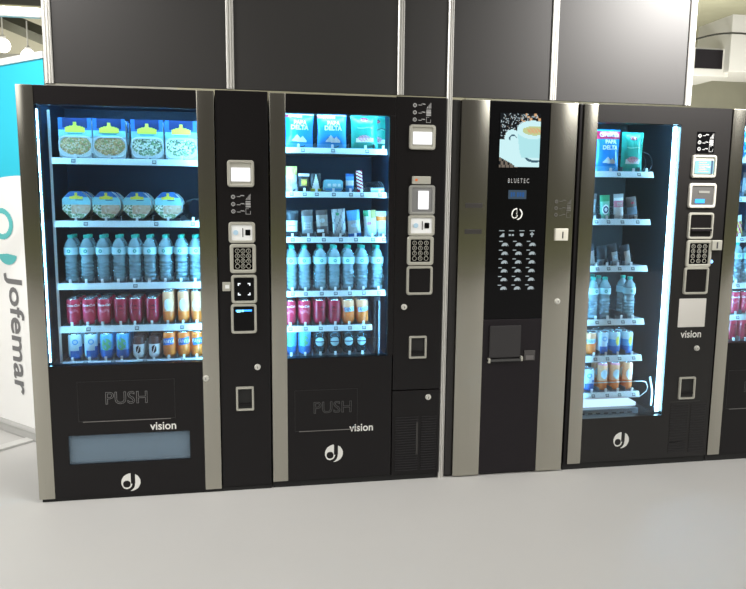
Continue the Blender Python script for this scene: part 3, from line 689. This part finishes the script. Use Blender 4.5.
def bag(name, label, w, h, t, mats, matfn, words=(), tilt=0., crimp=.06, lean=0.):
    """pillow bag standing on its bottom seam; matfn(u, v) with u -1..1 and v 0..1"""
    root = empty(name, (0, 0, 0), label, 'snack')
    nx, nz = 18, 26
    def P(x, v, s):
        u = x/(w/2); edge = max(0., 1-abs(u)**3); vv = min(v, 1-v)/.5; puff = edge*min(1, (max(0, vv-crimp*2))*1.9)**.6 if vv > crimp*2 else 0
        wav = .0012*sin(u*19+v*5)*(1 if v < crimp or v > 1-crimp else .6)
        nar = 1-.05*sin(pi*v)
        return Vector((x*nar+lean*v, -s*(t/2*puff+.0008)+wav, v*h))
    bm = B(); rows = {}
    for s in (1, -1):
        for j in range(nz+1):
            for i in range(nx+1): rows[s, j, i] = bm.verts.new(P(-w/2+w*i/nx, j/nz, s))
    for s in (1, -1):
        for j in range(nz):
            for i in range(nx):
                f = bm.faces.new((rows[s, j, i], rows[s, j, i+1], rows[s, j+1, i+1], rows[s, j+1, i])); f.material_index = matfn(-1+2*(i+.5)/nx, (j+.5)/nz)
    loop = [(0, i) for i in range(nx+1)]+[(j, nx) for j in range(1, nz+1)]+[(nz, i) for i in range(nx-1, -1, -1)]+[(j, 0) for j in range(nz-1, 0, -1)]
    for (a, b) in zip(loop, loop[1:]+loop[:1]):
        bm.faces.new((rows[1, a[0], a[1]], rows[1, b[0], b[1]], rows[-1, b[0], b[1]], rows[-1, a[0], a[1]])).material_index = 0
    obj('bag_body', bm, mats, root, smooth=True)
    for wd_ in words:
        s, size, x, v, m, kw = wd_
        fm = lambda px, py, pz: tuple(P(max(-w/2, min(w/2, px+x)), min(.99, max(.01, v+pz/h)), 1)+Vector((0, -.0012, 0)))
        if callable(s): obj('printed_mark', raster(B(), s, size[0], size[1], 20, 0, fmap=fm), m, root)
        else: text('lettering', s, size, m, root, (0, 0, 0), fmap=fm, **kw)
    root.rotation_euler = (0, tilt, 0)
    return root
def salad(kind):
    w, h, t = .138, .172, .05
    root = empty('salad_pack', (0, 0, 0), 'salad', 'food pack')
    def out(sx):
        return [(x*sx, z+h/2) for x, z in rr(w, h, .016, 4)]
    bm = B(); prism(bm, out(1), .004, t)
    obj('tub', bm, tub, root)
    pts = [(x, z+h/2) for x, z in rr(w*.99, h*.98, .012, 4)]
    bm = raster(B(), lambda u, v: v > .42 and abs(u) < .985, w, h, 40, 0, 0, cz=h/2)
    raster(bm, lambda u, v: .0 < v <= .42 and abs(u) < .985, w, h, 40, 0, 1, cz=h/2)
    raster(bm, lambda u, v: v > .48 and abs(u) < .74, w, h, 40, -.0006, 3, cz=h/2)
    raster(bm, lambda u, v: abs(u) < .62 and .30 < v < .66-.24*abs(u)+(.16 if abs(u) < .10 else 0), w, h, 50, -.0012, 4, cz=h/2)
    raster(bm, lambda u, v: -.98 < v <= .10 and abs(u) < .985 and not ell(u, v, 0, -.36, .95, .50), w, h, 50, 0, 5, cz=h/2)
    raster(bm, lambda u, v: ell(u, v, 0, -.36, .95, .50) and v < .1, w, h, 50, -.0009, 2, cz=h/2)
    raster(bm, lambda u, v: abs(u) < .45 and .20 < v < .26, w, h, 50, -.0008, 6, cz=h/2)
    obj('sleeve', bm, [blueG, cyanG, food1 if kind == 0 else food2, cNavy, cYel, tub, cTeal], root)
    bm = ring(B(), [(x, z+h*.28) for x, z in rr(w*1.02, h*.55, .03, 5)], [(x, z+h*.28) for x, z in rr(w*.94, h*.46, .026, 5)], -.004, .006, ch=.002)
    obj('rim', bm, tub, root, smooth=True)
    return root
def bowl():
    r = .0655; root = empty('salad_bowl', (0, 0, 0), 'bowl', 'food pack'); H = 2*r*.94+.005
    pts = [(r*1.0*cos(radians(22.5+45*i)), r*.98*sin(radians(22.5+45*i))+H/2+.004) for i in range(8)]
    ch = []
    for i in range(8):
        a, b = Vector(pts[i]), Vector(pts[(i+1) % 8]); ch += [tuple(a.lerp(b, .22)), tuple(a.lerp(b, .78))]
    bm = prism(B(), ch, .003, .055); obj('tub', bm, tub, root)
    ins = lambda u, v: max(abs(u), abs(v)) < .965 and abs(u)+abs(v) < 1.34
    k = dict(); W2 = 2*r*.95; cz = H/2+.004
    bm = raster(B(), lambda u, v: ins(u, v) and v > .55, W2, W2, 44, 0, 0, cz=cz)
    raster(bm, lambda u, v: ins(u, v) and .0 < v <= .55, W2, W2, 44, 0, 1, cz=cz)
    raster(bm, lambda u, v: ins(u, v) and v <= .0 and not (v > -.62 and u > -.35 and u < .9), W2, W2, 44, 0, 2, cz=cz)
    raster(bm, lambda u, v: ins(u, v) and -.62 < v <= 0 and -.35 < u < .9, W2, W2, 44, -.0003, 3, cz=cz)
    raster(bm, lambda u, v: abs(u) < .45 and .42 < v < .66-.2*abs(u)+(.2 if abs(u) < .08 else 0), W2, W2, 44, -.0009, 4, cz=cz)
    raster(bm, lambda u, v: .45 > u > -.05 and .30 < v < .38, W2, W2, 44, -.0009, 5, cz=cz)
    obj('lid_label', bm, [blueG, cyanG, food2, food3, cYel, cNavy], root)
    return root

def brand_patch(u, v): return ell(u, v, 0, 0, 1, 1)
def mk(kind):
    if kind == 'cola_script': return can('', 'drink can', cRed, print_=('Coca-Cola', .0150, .088, 1.0), patch=(cPink, lambda u, v: abs(v-.3*sin(u*5)) < .42 and abs(u) < .9 and (int((u+2)*9)+int((v+2)*6)) % 2 == 0, .052, .030, .062))
    if kind == 'cola_red': return can('', 'drink can', cRedD, print_=('Cola', .016, .072, 1.0), printm=cRed, patch=(mat('deep_print', (.16, .004, .02), .4), lambda u, v: .5 < math.hypot(u, v) < 1, .022, .026, .074))
    if kind == 'fanta': return can('', 'drink can', cOr, print_=('FANTA', .023, .074, .9), patch=(cBl, lambda u, v: abs(v-.25*u) < .8 and abs(u) < .95, .062, .040, .074))
    if kind == 'fanta2': return can('', 'drink can', cOr, mats=[cOr, cOrL], matfn=cols(.07), print_=('FANTA', .023, .070, .9), printm=cBl, patch=(cPale, lambda u, v: abs(v-.25*u) < .8, .050, .028, .070))
    if kind == 'tall_orange': return can('', 'drink can', cOr, h=.148, r=.0265, mats=[cOr, cOrL], matfn=cols(.055), patch=(cWh, brand_patch, .038, .055, .084), lidm=alum)
    if kind == 'tall_pink': return can('', 'drink can', cOr, h=.148, r=.0265, mats=[cOr, cOrL, cPink], matfn=cols(.055, .125), patch=(cPale, brand_patch, .036, .050, .086))
    if kind == 'pale_blue': return can('', 'drink can', cPale, mats=[cBl, cPale], matfn=lambda a, z: 1 if z > .042+.018*a else 0, patch=(cSky, lambda u, v: .6 < math.hypot(u, v) < 1, .026, .026, .082))
    if kind == 'blue_green': return can('', 'drink can', cSky, mats=[cBl, cSky], matfn=cols(.034), patch=(mat('leaf_print', (.12, .50, .25), .4), lambda u, v: ell(u, v, 0, 0, 1, 1) and (sin(u*7)+cos(v*6+u*4)) > -.9, .044, .056, .068))
    if kind == 'lemon_blue': return can('', 'drink can', cSky, mats=[cBl, cSky, cPale], matfn=cols(.04, .09), patch=(cYel, lambda u, v: ell(u, v, .3, 0, .6, 1), .036, .05, .07))
    if kind == 'coffee_cup': return can('', 'coffee cup', cWh, h=.098, r=.027, mats=[cWh, cBrn], matfn=cols(.072), kind='coffee_cup', lidm=cBrn, patch=(mat('dark_print', (.03, .02, .02), .5), lambda u, v: math.hypot(u*1.4, v) < .9 and abs(u-v*.4) > .12, .034, .040, .040))
    if kind == 'dark_bottle':
        root = empty('small_bottle', (0, 0, 0), '', 'bottle'); r = .029
        obj('bottle_body', lathe(B(), [(r*.8, 0), (r, .008), (r*.96, .035), (r, .06), (r, .085), (r*.75, .105), (r*.45, .118), (r*.42, .128)], 18), darkB, root, smooth=True)
        obj('cap', lathe(B(), [(.0135, .124), (.0135, .136), (.012, .138)], 14), mat('cap_steel_blue', (.10, .25, .33), .4), root, smooth=True)
        b = raster(B(), lambda u, v: ell(u, v, 0, 0, 1, 1) and abs(v) > .16, .046, .042, 18, -.0006, fmap=wrap(r, .060)); raster(b, lambda u, v: abs(u) < .8 and abs(v) < .6, .046, .007, 6, -.001, 1, fmap=wrap(r, .060))
        obj('label', b, [mat('label_ice', (.45, .75, .80), .4), cNavy], root); return root
    if kind == 'bottle': return bottle()
    if kind == 'salad_grain': return salad(0)
    if kind == 'salad_green': return salad(1)
    if kind == 'bowl': return bowl()
    tri = lambda u, v: (v < .7-abs(u+.3)*1.6 and v > -.7) or (v < .4-abs(u-.45)*1.5 and v > -.8)
    if kind in ('chips_blue', 'chips_blue_big'):
        big = kind.endswith('big')
        return bag('crisp_bag', '', .140 if not big else .128, .160 if not big else .205, .042, [blueBag, cWh, cRed, cSky], lambda u, v: 1 if v > .93 and not big else (2 if (.84 if not big else .78) < v <= .95 and (u < .2 or big) else (3 if v < .10 else 0)),
            [('Grefusa', .020 if not big else .034, -.018 if not big else 0, .875, cWh, dict(shear=.3)), ('PAPA', .026, .006, .70, cWh, dict(bold=.0012)), ('DELTA', .028, .004, .56, cWh, dict(bold=.0012)), (tri, (.070, .045), .004, .27, cWh, {})], lean=.0)
    if kind in ('chips_green', 'chips_green_big'):
        big = kind.endswith('big')
        return bag('crisp_bag', '', .130 if not big else .120, .160 if not big else .195, .042, [greenBag, cWh, cRedD, cTeal], lambda u, v: 3 if v < .08 or v > .94 else (1 if .2 < v < .30 and abs(u) < .7 else 0),
            [(brand_patch, (.040, .018), -.002, .84, cRedD, {}), ('Grefusa', .009, -.002, .84, cWh, {}), (lambda u, v: abs(v-.3*sin(4*u)) < .35, (.075, .012), 0, .60, mat('pale_green_print', (.35, .65, .5), .5), {}), (lambda u, v: ell(u, v, -.2, 0, .8, .8) and (int((u+3)*8)+int((v+3)*4)) % 3, (.08, .036), .004, .30, cPink, {})])
    small = {
     'yellow_bag': (.058, .115, .02, [mat('bag_yellow', (.72, .66, .18), .4), cWh], lambda u, v: 0 if v > .66 else 1, [(lambda u, v: (int((u+3)*6)+int((v+3)*6)) % 2, (.03, .03), 0, .35, mat('peach_print', (.7, .5, .35), .5), {})]),
     'amber_bag': (.052, .082, .018, [blackBag, mat('amber_print', (.55, .30, .08), .5), cWh], lambda u, v: 1 if .3 < v < .7 and abs(u) < .6 else (2 if v > .85 else 0), [(brand_patch, (.026, .020), 0, .5, cYel, {})]),
     'white_triangle_bag': (.050, .085, .018, [blackBag, cWh, cYel], lambda u, v: 1 if abs(u) < (1-v)*.9 and v > .15 else (2 if v < .15 else 0), []),
     'blue_bar': (.040, .085, .014, [cSky, cWh, cBl], lambda u, v: 1 if .35 < v < .6 else (2 if v > .85 else 0), []),
     'red_stripe_bar': (.030, .100, .014, [cWh, cRed], lambda u, v: 1 if (int((u*.5+v*6)*2)) % 2 == 0 else 0, []),
     'dark_white_pack': (.056, .120, .022, [blackBag, cWh], lambda u, v: 1 if .18 < v < .62 else 0, [(lambda u, v: abs(v) < .3, (.034, .01), 0, .42, greyBag, {})]),
     'grey_pack': (.056, .125, .022, [greyBag, silverBag, brownBag], lambda u, v: 2 if v > .78 or v < .1 else (1 if .25 < v < .55 and abs(u) < .7 else 0), [(lambda u, v: abs(u) < .9 and abs(v*4 % 2-1) < .5, (.03, .03), 0, .42, greyBag, {})]),
     'grey_brown_pack': (.056, .125, .022, [brownBag, mat('bag_taupe', (.36, .30, .27), .4), cWh], lambda u, v: 1 if .40 < v < .80 else (2 if .16 < v < .26 and u < .2 else 0), [(brand_patch, (.026, .020), 0, .60, silverBag, {})]),
     'silver_pack': (.066, .130, .026, [silverBag, greyBag], lambda u, v: 1 if (int(u*5+9)*7+int(v*9)*5) % 4 == 0 else 0, [(brand_patch, (.016, .014), -.006, .82, cGr, {})]),
     'blue_top_pack': (.064, .125, .026, [silverBag, cSky, cBl], lambda u, v: 1 if v > .62 else (0 if v > .1 else 2), [(brand_patch, (.034, .020), 0, .42, cPale, {})]),
     'mixed_pack': (.062, .125, .026, [mat('bag_pale', (.60, .66, .66), .4), cGr, mat('bag_olive', (.38, .32, .10), .4), cPale], lambda u, v: 1 if v > .78 and u < -.2 else (2 if v > .68 and u > .1 else (3 if v < .4 else 0)), [(brand_patch, (.026, .016), -.006, .50, cPink, {})]),
     'orange_pack': (.050, .120, .024, [cPale, cOr, silverBag], lambda u, v: 1 if .6 < v < .8 else (2 if v < .3 else 0), []),
     'mint_pack': (.054, .118, .024, [mat('bag_mint', (.22, .60, .42), .4), cWh, cGr], lambda u, v: 2 if v > .72 else (1 if ell(u, v, 0, .38, .7, .22) else 0), [(lambda u, v: .6 < math.hypot(u, v) < 1, (.03, .034), 0, .38, cNavy, {})]),
     'pink_pack': (.054, .125, .024, [cWh, cPink, silverBag], lambda u, v: 1 if .45 < v < .72 else (2 if v > .85 else 0), [(lambda u, v: abs(v*3 % 2-1) < .5, (.03, .02), 0, .58, cWh, {})]),
     'brown_pack': (.058, .112, .026, [brownBag, mat('bag_slate', (.14, .20, .27), .4)], lambda u, v: 1 if .2 < v < .55 else 0, [(brand_patch, (.02, .012), 0, .72, cRedD, {})]),
     'black_pack': (.058, .098, .024, [blackBag, greyBag], lambda u, v: 1 if v < .3 and u < .3 else 0, []),
     'silver_snack': (.056, .110, .024, [blackBag, silverBag, cPale], lambda u, v: 1 if v < .62 and u > -.5 else 0, [(lambda u, v: abs(v*4 % 2-1) < .5 and abs(u) < .8, (.03, .03), .004, .32, cPale, {})]),
     'taupe_snack': (.056, .105, .024, [blackBag, mat('bag_taupe', (.36, .30, .27), .4)], lambda u, v: 1 if v < .7 and u > -.4 else 0, []),
     'candy_pack': (.056, .11, .024, [cWh, cPink, cRed, cYel], lambda u, v: 1+(int(u*4+8)+int(v*7)) % 3 if v < .75 else 0, []),
    }
    if kind in small:
        w, h, t, ms, fn, wds = small[kind]
        return bag('snack_bag', '', w, h, t, ms, fn, wds, crimp=.05)
    if kind == 'cyan_box':
        root = empty('snack_box', (0, 0, 0), '', 'snack'); o = obj('box_body', prism(B(), [(x, z+.028) for x, z in rr(.092, .054, .014, 5)], -.018, .018), mat('box_cyan', (.25, .62, .72), .4), root)
        obj('printed_mark', raster(B(), lambda u, v: (abs(v) < .5 and sin(u*9) > -.5), .07, .026, 12, -.0186, cz=.03), cWh, o)
        obj('printed_band', raster(B(), lambda u, v: True, .084, .010, 3, -.0188, cz=.010), cSky, o); return root
    if kind == 'flat_cyan':
        root = empty('snack_box', (0, 0, 0), '', 'snack'); obj('box_body', bx(-.034, .034, -.02, .02, 0, .020, bev=.004), mat('box_ice', (.35, .65, .80), .4), root); obj('printed_band', bx(-.030, .030, -.0008, 0, -.003, .003), cWh, root, (0, -.0202, .012)); return root
DESC = {'cola_script': 'red cola can with pale script', 'cola_red': 'plain dark red cola can', 'fanta': 'orange FANTA can with blue name patch', 'fanta2': 'pale-topped orange FANTA can', 'tall_orange': 'slim orange and white drink can',
 'tall_pink': 'slim orange can with a pink top', 'pale_blue': 'pale blue and dark blue can', 'blue_green': 'bright blue can with green leaf print', 'lemon_blue': 'blue can with a yellow patch', 'coffee_cup': 'white coffee cup with brown lid',
 'dark_bottle': 'small dark bottle with icy oval label', 'bottle': 'clear water bottle with green cap', 'chips_blue_big': 'tall blue PAPA DELTA crisp bag', 'chips_green_big': 'tall green crisp bag', 'salad_grain': 'grain salad pack in blue sleeve', 'salad_green': 'green salad pack in blue sleeve', 'bowl': 'octagonal salad bowl with blue-topped label',
 'chips_blue': 'blue PAPA DELTA crisp bag', 'chips_green': 'green crisp bag with red oval', 'yellow_bag': 'snack bag with yellow top', 'amber_bag': 'small dark bag with amber print', 'white_triangle_bag': 'dark bag with white triangle', 'blue_bar': 'narrow blue wafer bar',
 'red_stripe_bar': 'thin white bar with red stripes', 'dark_white_pack': 'dark pack with white lower half', 'grey_pack': 'grey snack pack', 'grey_brown_pack': 'brown and taupe snack pack', 'silver_pack': 'crinkled silver snack pack', 'blue_top_pack': 'silver pack with blue top',
 'mixed_pack': 'pale pack with green and olive corners', 'orange_pack': 'pale pack with orange band', 'mint_pack': 'mint green pack with round emblem', 'pink_pack': 'white pack with pink band', 'brown_pack': 'brown pack with slate band', 'black_pack': 'black snack pack',
 'silver_snack': 'black and silver snack bag', 'taupe_snack': 'black and taupe snack bag', 'candy_pack': 'white, red and pink sweets bag', 'cyan_box': 'rounded cyan sweets box', 'flat_cyan': 'low icy blue box'}
PROTO = {}
def place(kind, x, y, z, label, group, rz=0., tilt=0.):
    if kind not in PROTO: o = PROTO[kind] = mk(kind)
    else: o = copy_tree(PROTO[kind])
    o.location = (x, y, z); o.rotation_euler = (0, tilt, rz); o['label'] = label; o['group'] = group
    return o
SHN = ['top shelf', 'second shelf', 'third shelf', 'fourth shelf', 'fifth shelf', 'bottom shelf']
GRP = {'bottle': 'water bottles', 'dark_bottle': 'small dark bottles', 'bowl': 'salad bowls', 'salad_grain': 'salad packs', 'salad_green': 'salad packs', 'chips_blue': 'crisp bags', 'chips_blue_big': 'crisp bags', 'chips_green_big': 'crisp bags', 'chips_green': 'crisp bags', 'coffee_cup': 'coffee cups'}
for k_ in ('cola_script', 'cola_red', 'fanta', 'fanta2', 'tall_orange', 'tall_pink', 'pale_blue', 'blue_green', 'lemon_blue'): GRP[k_] = 'drink cans'
def stock(mach, si, n_sh, z, items, yc, depth=1, dy=.066, dz=.0015):
    """items: (kind, x, tilt); depth: how many stand one behind the other"""
    sn = SHN[si] if si < n_sh-1 else 'bottom shelf'
    for i, it in enumerate(items):
        kind, x = it[0], it[1]; tilt = it[2] if len(it) > 2 else 0
        d_ = it[3] if len(it) > 3 else depth
        for k in range(d_):
            where = '%s from left, %s, %s' % (ORD[i], sn, mach)
            lab = '%s, %s' % (DESC[kind], where) if k == 0 else '%s %s that %s' % (DESC[kind].split(' with ')[0], 'behind' if k == 1 else 'far behind', where)
            words = lab.split()
            place(kind, x, yc+k*dy, z+dz, lab, '%s on the %s of the %s' % (GRP.get(kind, 'snack packs'), sn, mach), rz=random.uniform(-.25, .25) if kind in ('cola_script', 'cola_red', 'fanta', 'fanta2', 'bottle', 'pale_blue', 'blue_green') else 0, tilt=tilt)
A = 'leftmost machine'
stock(A, 0, 5, 1.538, [('salad_grain', -.736), ('salad_grain', -.593), ('salad_green', -.432), ('salad_green', -.284)], .125, 2, .10)
stock(A, 1, 5, 1.264, [('bowl', -.745), ('bowl', -.618), ('bowl', -.485), ('bowl', -.350)], .125, 2, .10)
stock(A, 2, 5, .985, [('bottle', x) for x in L1[2][1]], .150, 2, .070)
stock(A, 3, 5, .790, [('cola_script', -.784), ('cola_script', -.716), ('cola_script', -.651), ('cola_red', -.578), ('cola_red', -.511), ('cola_red', -.438), ('tall_orange', -.365), ('tall_orange', -.297), ('tall_orange', -.236)], .150, 3)
stock(A, 4, 5, .627, [('pale_blue', -.785), ('pale_blue', -.715), ('blue_green', -.645), ('blue_green', -.575), ('coffee_cup', -.504), ('coffee_cup', -.433), ('fanta', -.365), ('fanta', -.299), ('fanta', -.238)], .150, 3)
Bm = 'second machine'
stock(Bm, 0, 6, 1.603, [('chips_blue', .241, .03), ('chips_blue', .399), ('chips_green', .555, -.03)], .130, 1)
place('chips_green', .622, .20, 1.604, 'green crisp bag half hidden at the right end of the top shelf, second machine', 'crisp bags on the top shelf of the second machine')
stock(Bm, 1, 6, 1.402, [('yellow_bag', .207), ('amber_bag', .268), ('white_triangle_bag', .324), ('cyan_box', .404), ('blue_bar', .485), ('red_stripe_bar', .536, -.08), ('flat_cyan', .615)], .130, 1)
stock(Bm, 2, 6, 1.191, [('dark_white_pack', .211), ('grey_pack', .286, -.04), ('grey_brown_pack', .357, -.06), ('silver_pack', .438, -.07), ('blue_top_pack', .512, -.10), ('mixed_pack', .588, -.06), ('orange_pack', .638, 0)], .128, 1)
stock(Bm, 3, 6, .935, [('bottle', x) for x in L2[3][1]], .150, 2, .070)
stock(Bm, 4, 6, .767, [('cola_script', .198), ('cola_script', .270), ('cola_red', .342), ('cola_red', .415), ('fanta2', .483), ('fanta2', .552)], .150, 3)
stock(Bm, 5, 6, .620, [('blue_green', .202), ('blue_green', .270)]+[('dark_bottle', x) for x in (.342, .415, .484, .548)], .150, 2)
C4 = 'machine right of the coffee machine'
C4 = 'light-bar machine'
stock(C4, 0, 6, 1.519, [('chips_blue_big', 1.795), ('chips_green_big', 1.929)], .130, 1)
stock(C4, 1, 6, 1.281, [('grey_pack', 1.722), ('mint_pack', 1.800, -.05), ('pink_pack', 1.876, -.06), ('brown_pack', 1.955, -.15)], .130, 1)
stock(C4, 2, 6, 1.043, [('taupe_snack', 1.735, -.15), ('black_pack', 1.800, -.1), ('silver_snack', 1.866, -.18), ('taupe_snack', 1.937, -.2)], .130, 1)
stock(C4, 3, 6, .766, [('bottle', 1.766, 0, 3), ('bottle', 1.833, 0, 3), ('bottle', 1.973, 0, 2)], .150, 3, .070)
stock(C4, 4, 6, .573, [('fanta2', 1.768), ('pale_blue', 1.835), ('lemon_blue', 1.903), ('lemon_blue', 1.976)], .150, 2)
stock(C4, 5, 6, .377, [('pale_blue', 1.767), ('tall_pink', 1.846), ('tall_pink', 1.915), ('tall_orange', 1.990)], .150, 2)
D5 = 'rightmost machine'
stock(D5, 0, 6, 1.60, [('chips_blue', 2.585)], .130, 1)
stock(D5, 1, 6, 1.40, [('blue_bar', 2.545), ('grey_pack', 2.60)], .130, 1)
stock(D5, 2, 6, 1.19, [('candy_pack', 2.570, -.15), ('silver_snack', 2.64, -.1)], .130, 1)
stock(D5, 3, 6, .945, [('bottle', 2.585, 0), ('bottle', 2.655, 0)], .150, 1)
stock(D5, 4, 6, .775, [('cola_script', 2.59), ('cola_script', 2.66)], .150, 1)
stock(D5, 5, 6, .630, [('cola_red', 2.585), ('cola_red', 2.655)], .150, 1)

# ------------------------------------------------------------------ banner left of the stand
BR = -math.atan2(.698, .716)
bn = empty('rollup_banner', (-1.2, .915, 0), 'tall white and cyan advertising banner reading Jofemar, left of the machines', 'banner')
bn.rotation_euler = (0, 0, BR)
WL[bn.name] = Vector((0, 0, 0))
bw0, bw1, bh = -.62, .27, 2.06
def edge(u): return 1.475-.10*((u+.02)/.6)**2 if u < 0 else 1.475-.02*u
bm = B(); n = 24
for k in range(n):
    x0 = bw0+(bw1-bw0)*k/n; x1 = bw0+(bw1-bw0)*(k+1)/n
    for (z0a, z0b, z1a, z1b, mi) in ((.05, .05, edge(x0), edge(x1), 0), (edge(x0), edge(x1), bh, bh, 1)):
        bm.faces.new([bm.verts.new(p) for p in ((x0, 0, z0a), (x1, 0, z0b), (x1, 0, z1b), (x0, 0, z1a))]).material_index = mi
bmesh.ops.remove_doubles(bm, verts=bm.verts, dist=1e-5)
pw_ = mat('banner_white', (.90, .90, .89), .5); pc_ = mat('banner_cyan', (.028, .52, .70), .5)
ps = obj('printed_sheet', bm, [pw_, pc_], bn); sol = ps.modifiers.new('s', 'SOLIDIFY'); sol.thickness = .0015
obj('top_rail', bx(bw0-.01, bw1+.01, -.012, .012, bh, bh+.035, bev=.004), white, bn)
obj('base_case', bx(bw0-.02, bw1+.01, -.045, .055, .0, .055, bev=.014), mat('base_silver', (.55, .55, .54), .35, .5), bn)
obj('foot', bx(-.02, .05, -.30, .02, 0, .014, bev=.004), mat('foot_pale', (.72, .72, .70), .4), bn)
obj('support_pole', lathe(B(), [(.01, .05), (.01, bh)], 10, cy=.03), alu, bn)
text('banner_lettering', 'Jofemar', .196, mat('banner_grey', (.17, .17, .175), .5), bn, (-.122, -.003, .578), vertical=True, xs=1.10, bold=.0035)
tealB = mat('banner_teal', (.12, .52, .53), .5)
bm = raster(B(), lambda u, v: .66 < math.hypot(u, v) < 1 and u > -.5, .23, .175, 36, -.003, cx=-.215, cz=1.21)
obj('emblem_leaf', raster(B(), lambda u, v: math.hypot(u, (v-1)*.5) < 1 and v < 1 - .25*abs(u), .19, .062, 24, -.003, cx=-.175, cz=1.012), tealB, bn)
obj('emblem_ring', bm, tealB, bn)

# ------------------------------------------------------------------ hall behind the stand
hallW = mat('hall_white', (.78, .77, .72), .6, noise=.06, nscale=2)
def beam(name, a, b, r, m, label, cat, group=None):
    o = obj(name, tube(B(), [a, b], r, 4), m); return tag(o, label, cat, group)
fa = empty('hanging_fascia', (5.2, 4.1, 2.6), 'large white fascia box with a dark panel, beyond the right end of the wall', 'fascia')
obj('fascia_box', bx(4.0, 5.26, 4.0, 4.6, 2.72, 3.02, bev=.01), hallW, fa); obj('dark_panel', bx(4.84, 5.165, 3.985, 4.0, 2.80, 3.0), blackM, fa)
obj('side_board', bx(5.19, 6.6, 3.90, 4.5, 2.76, 3.36, bev=.01), hallW, fa)
tag(obj('roof_duct', bx(-7.5, -1.2, 5.8, 6.3, 3.62, 3.9, bev=.02), mat('duct_dark', (.05, .05, .04), .6)), 'dark duct along the roof seen above the white rail at left', 'duct')
tag(obj('roof_beam', tube(B(), [(-3.6, 6.4, 3.75), (-1.9, 6.0, 3.05)], .10, 4), mat('beam_olive', (.14, .14, .10), .6)), 'sloping olive roof beam behind the stand, left of the wall', 'beam')
tag(obj('partition', bx(-7, -1.0, 8.0, 8.1, 0, 3.35), hallW), 'pale stand partition far behind the banner', 'partition')
def lamp(x, y, z, label):
    l = empty('ceiling_lamp', (x, y, z), label, 'lamp', 'round hall lamps behind the stand')
    bm = lathe(B(), [(.08*sin(pi*(k+.3)/12.6), -.08*cos(pi*(k+.3)/12.6)) for k in range(13)], 20)
    obj('lamp_globe', bm, emis('lamp_glow', (1, .98, .93), 9), l, (x, y, z), smooth=True)
    obj('lamp_cap', lathe(B(), [(.035, .07), (.035, .10), (.008, .12), (.008, .40)], 14), hallW, l, (x, y, z), smooth=True)
lamp(-2.78, 6, 3.09, 'glowing round hall lamp nearest the left edge of the photo'); lamp(-2.51, 6, 2.98, 'glowing round hall lamp nearest the left end post of the wall')
tag(obj('roof_cable', tube(B(), [(4.6+.1*k, 3.9, 3.02+.06*sin(k*.35)+.015*k) for k in range(12)], .010, 6), mat('cable_dark', (.05, .05, .04), .6)), 'dark cable hanging over the white fascia at right', 'cable')
tag(obj('partition', bx(3.2, 9, 7.0, 7.1, 0, 3.2), mat('pale_olive_board', (.55, .54, .44), .7, noise=.25, nscale=1.5)), 'mottled pale board below the fascia beyond the machines at right', 'partition')
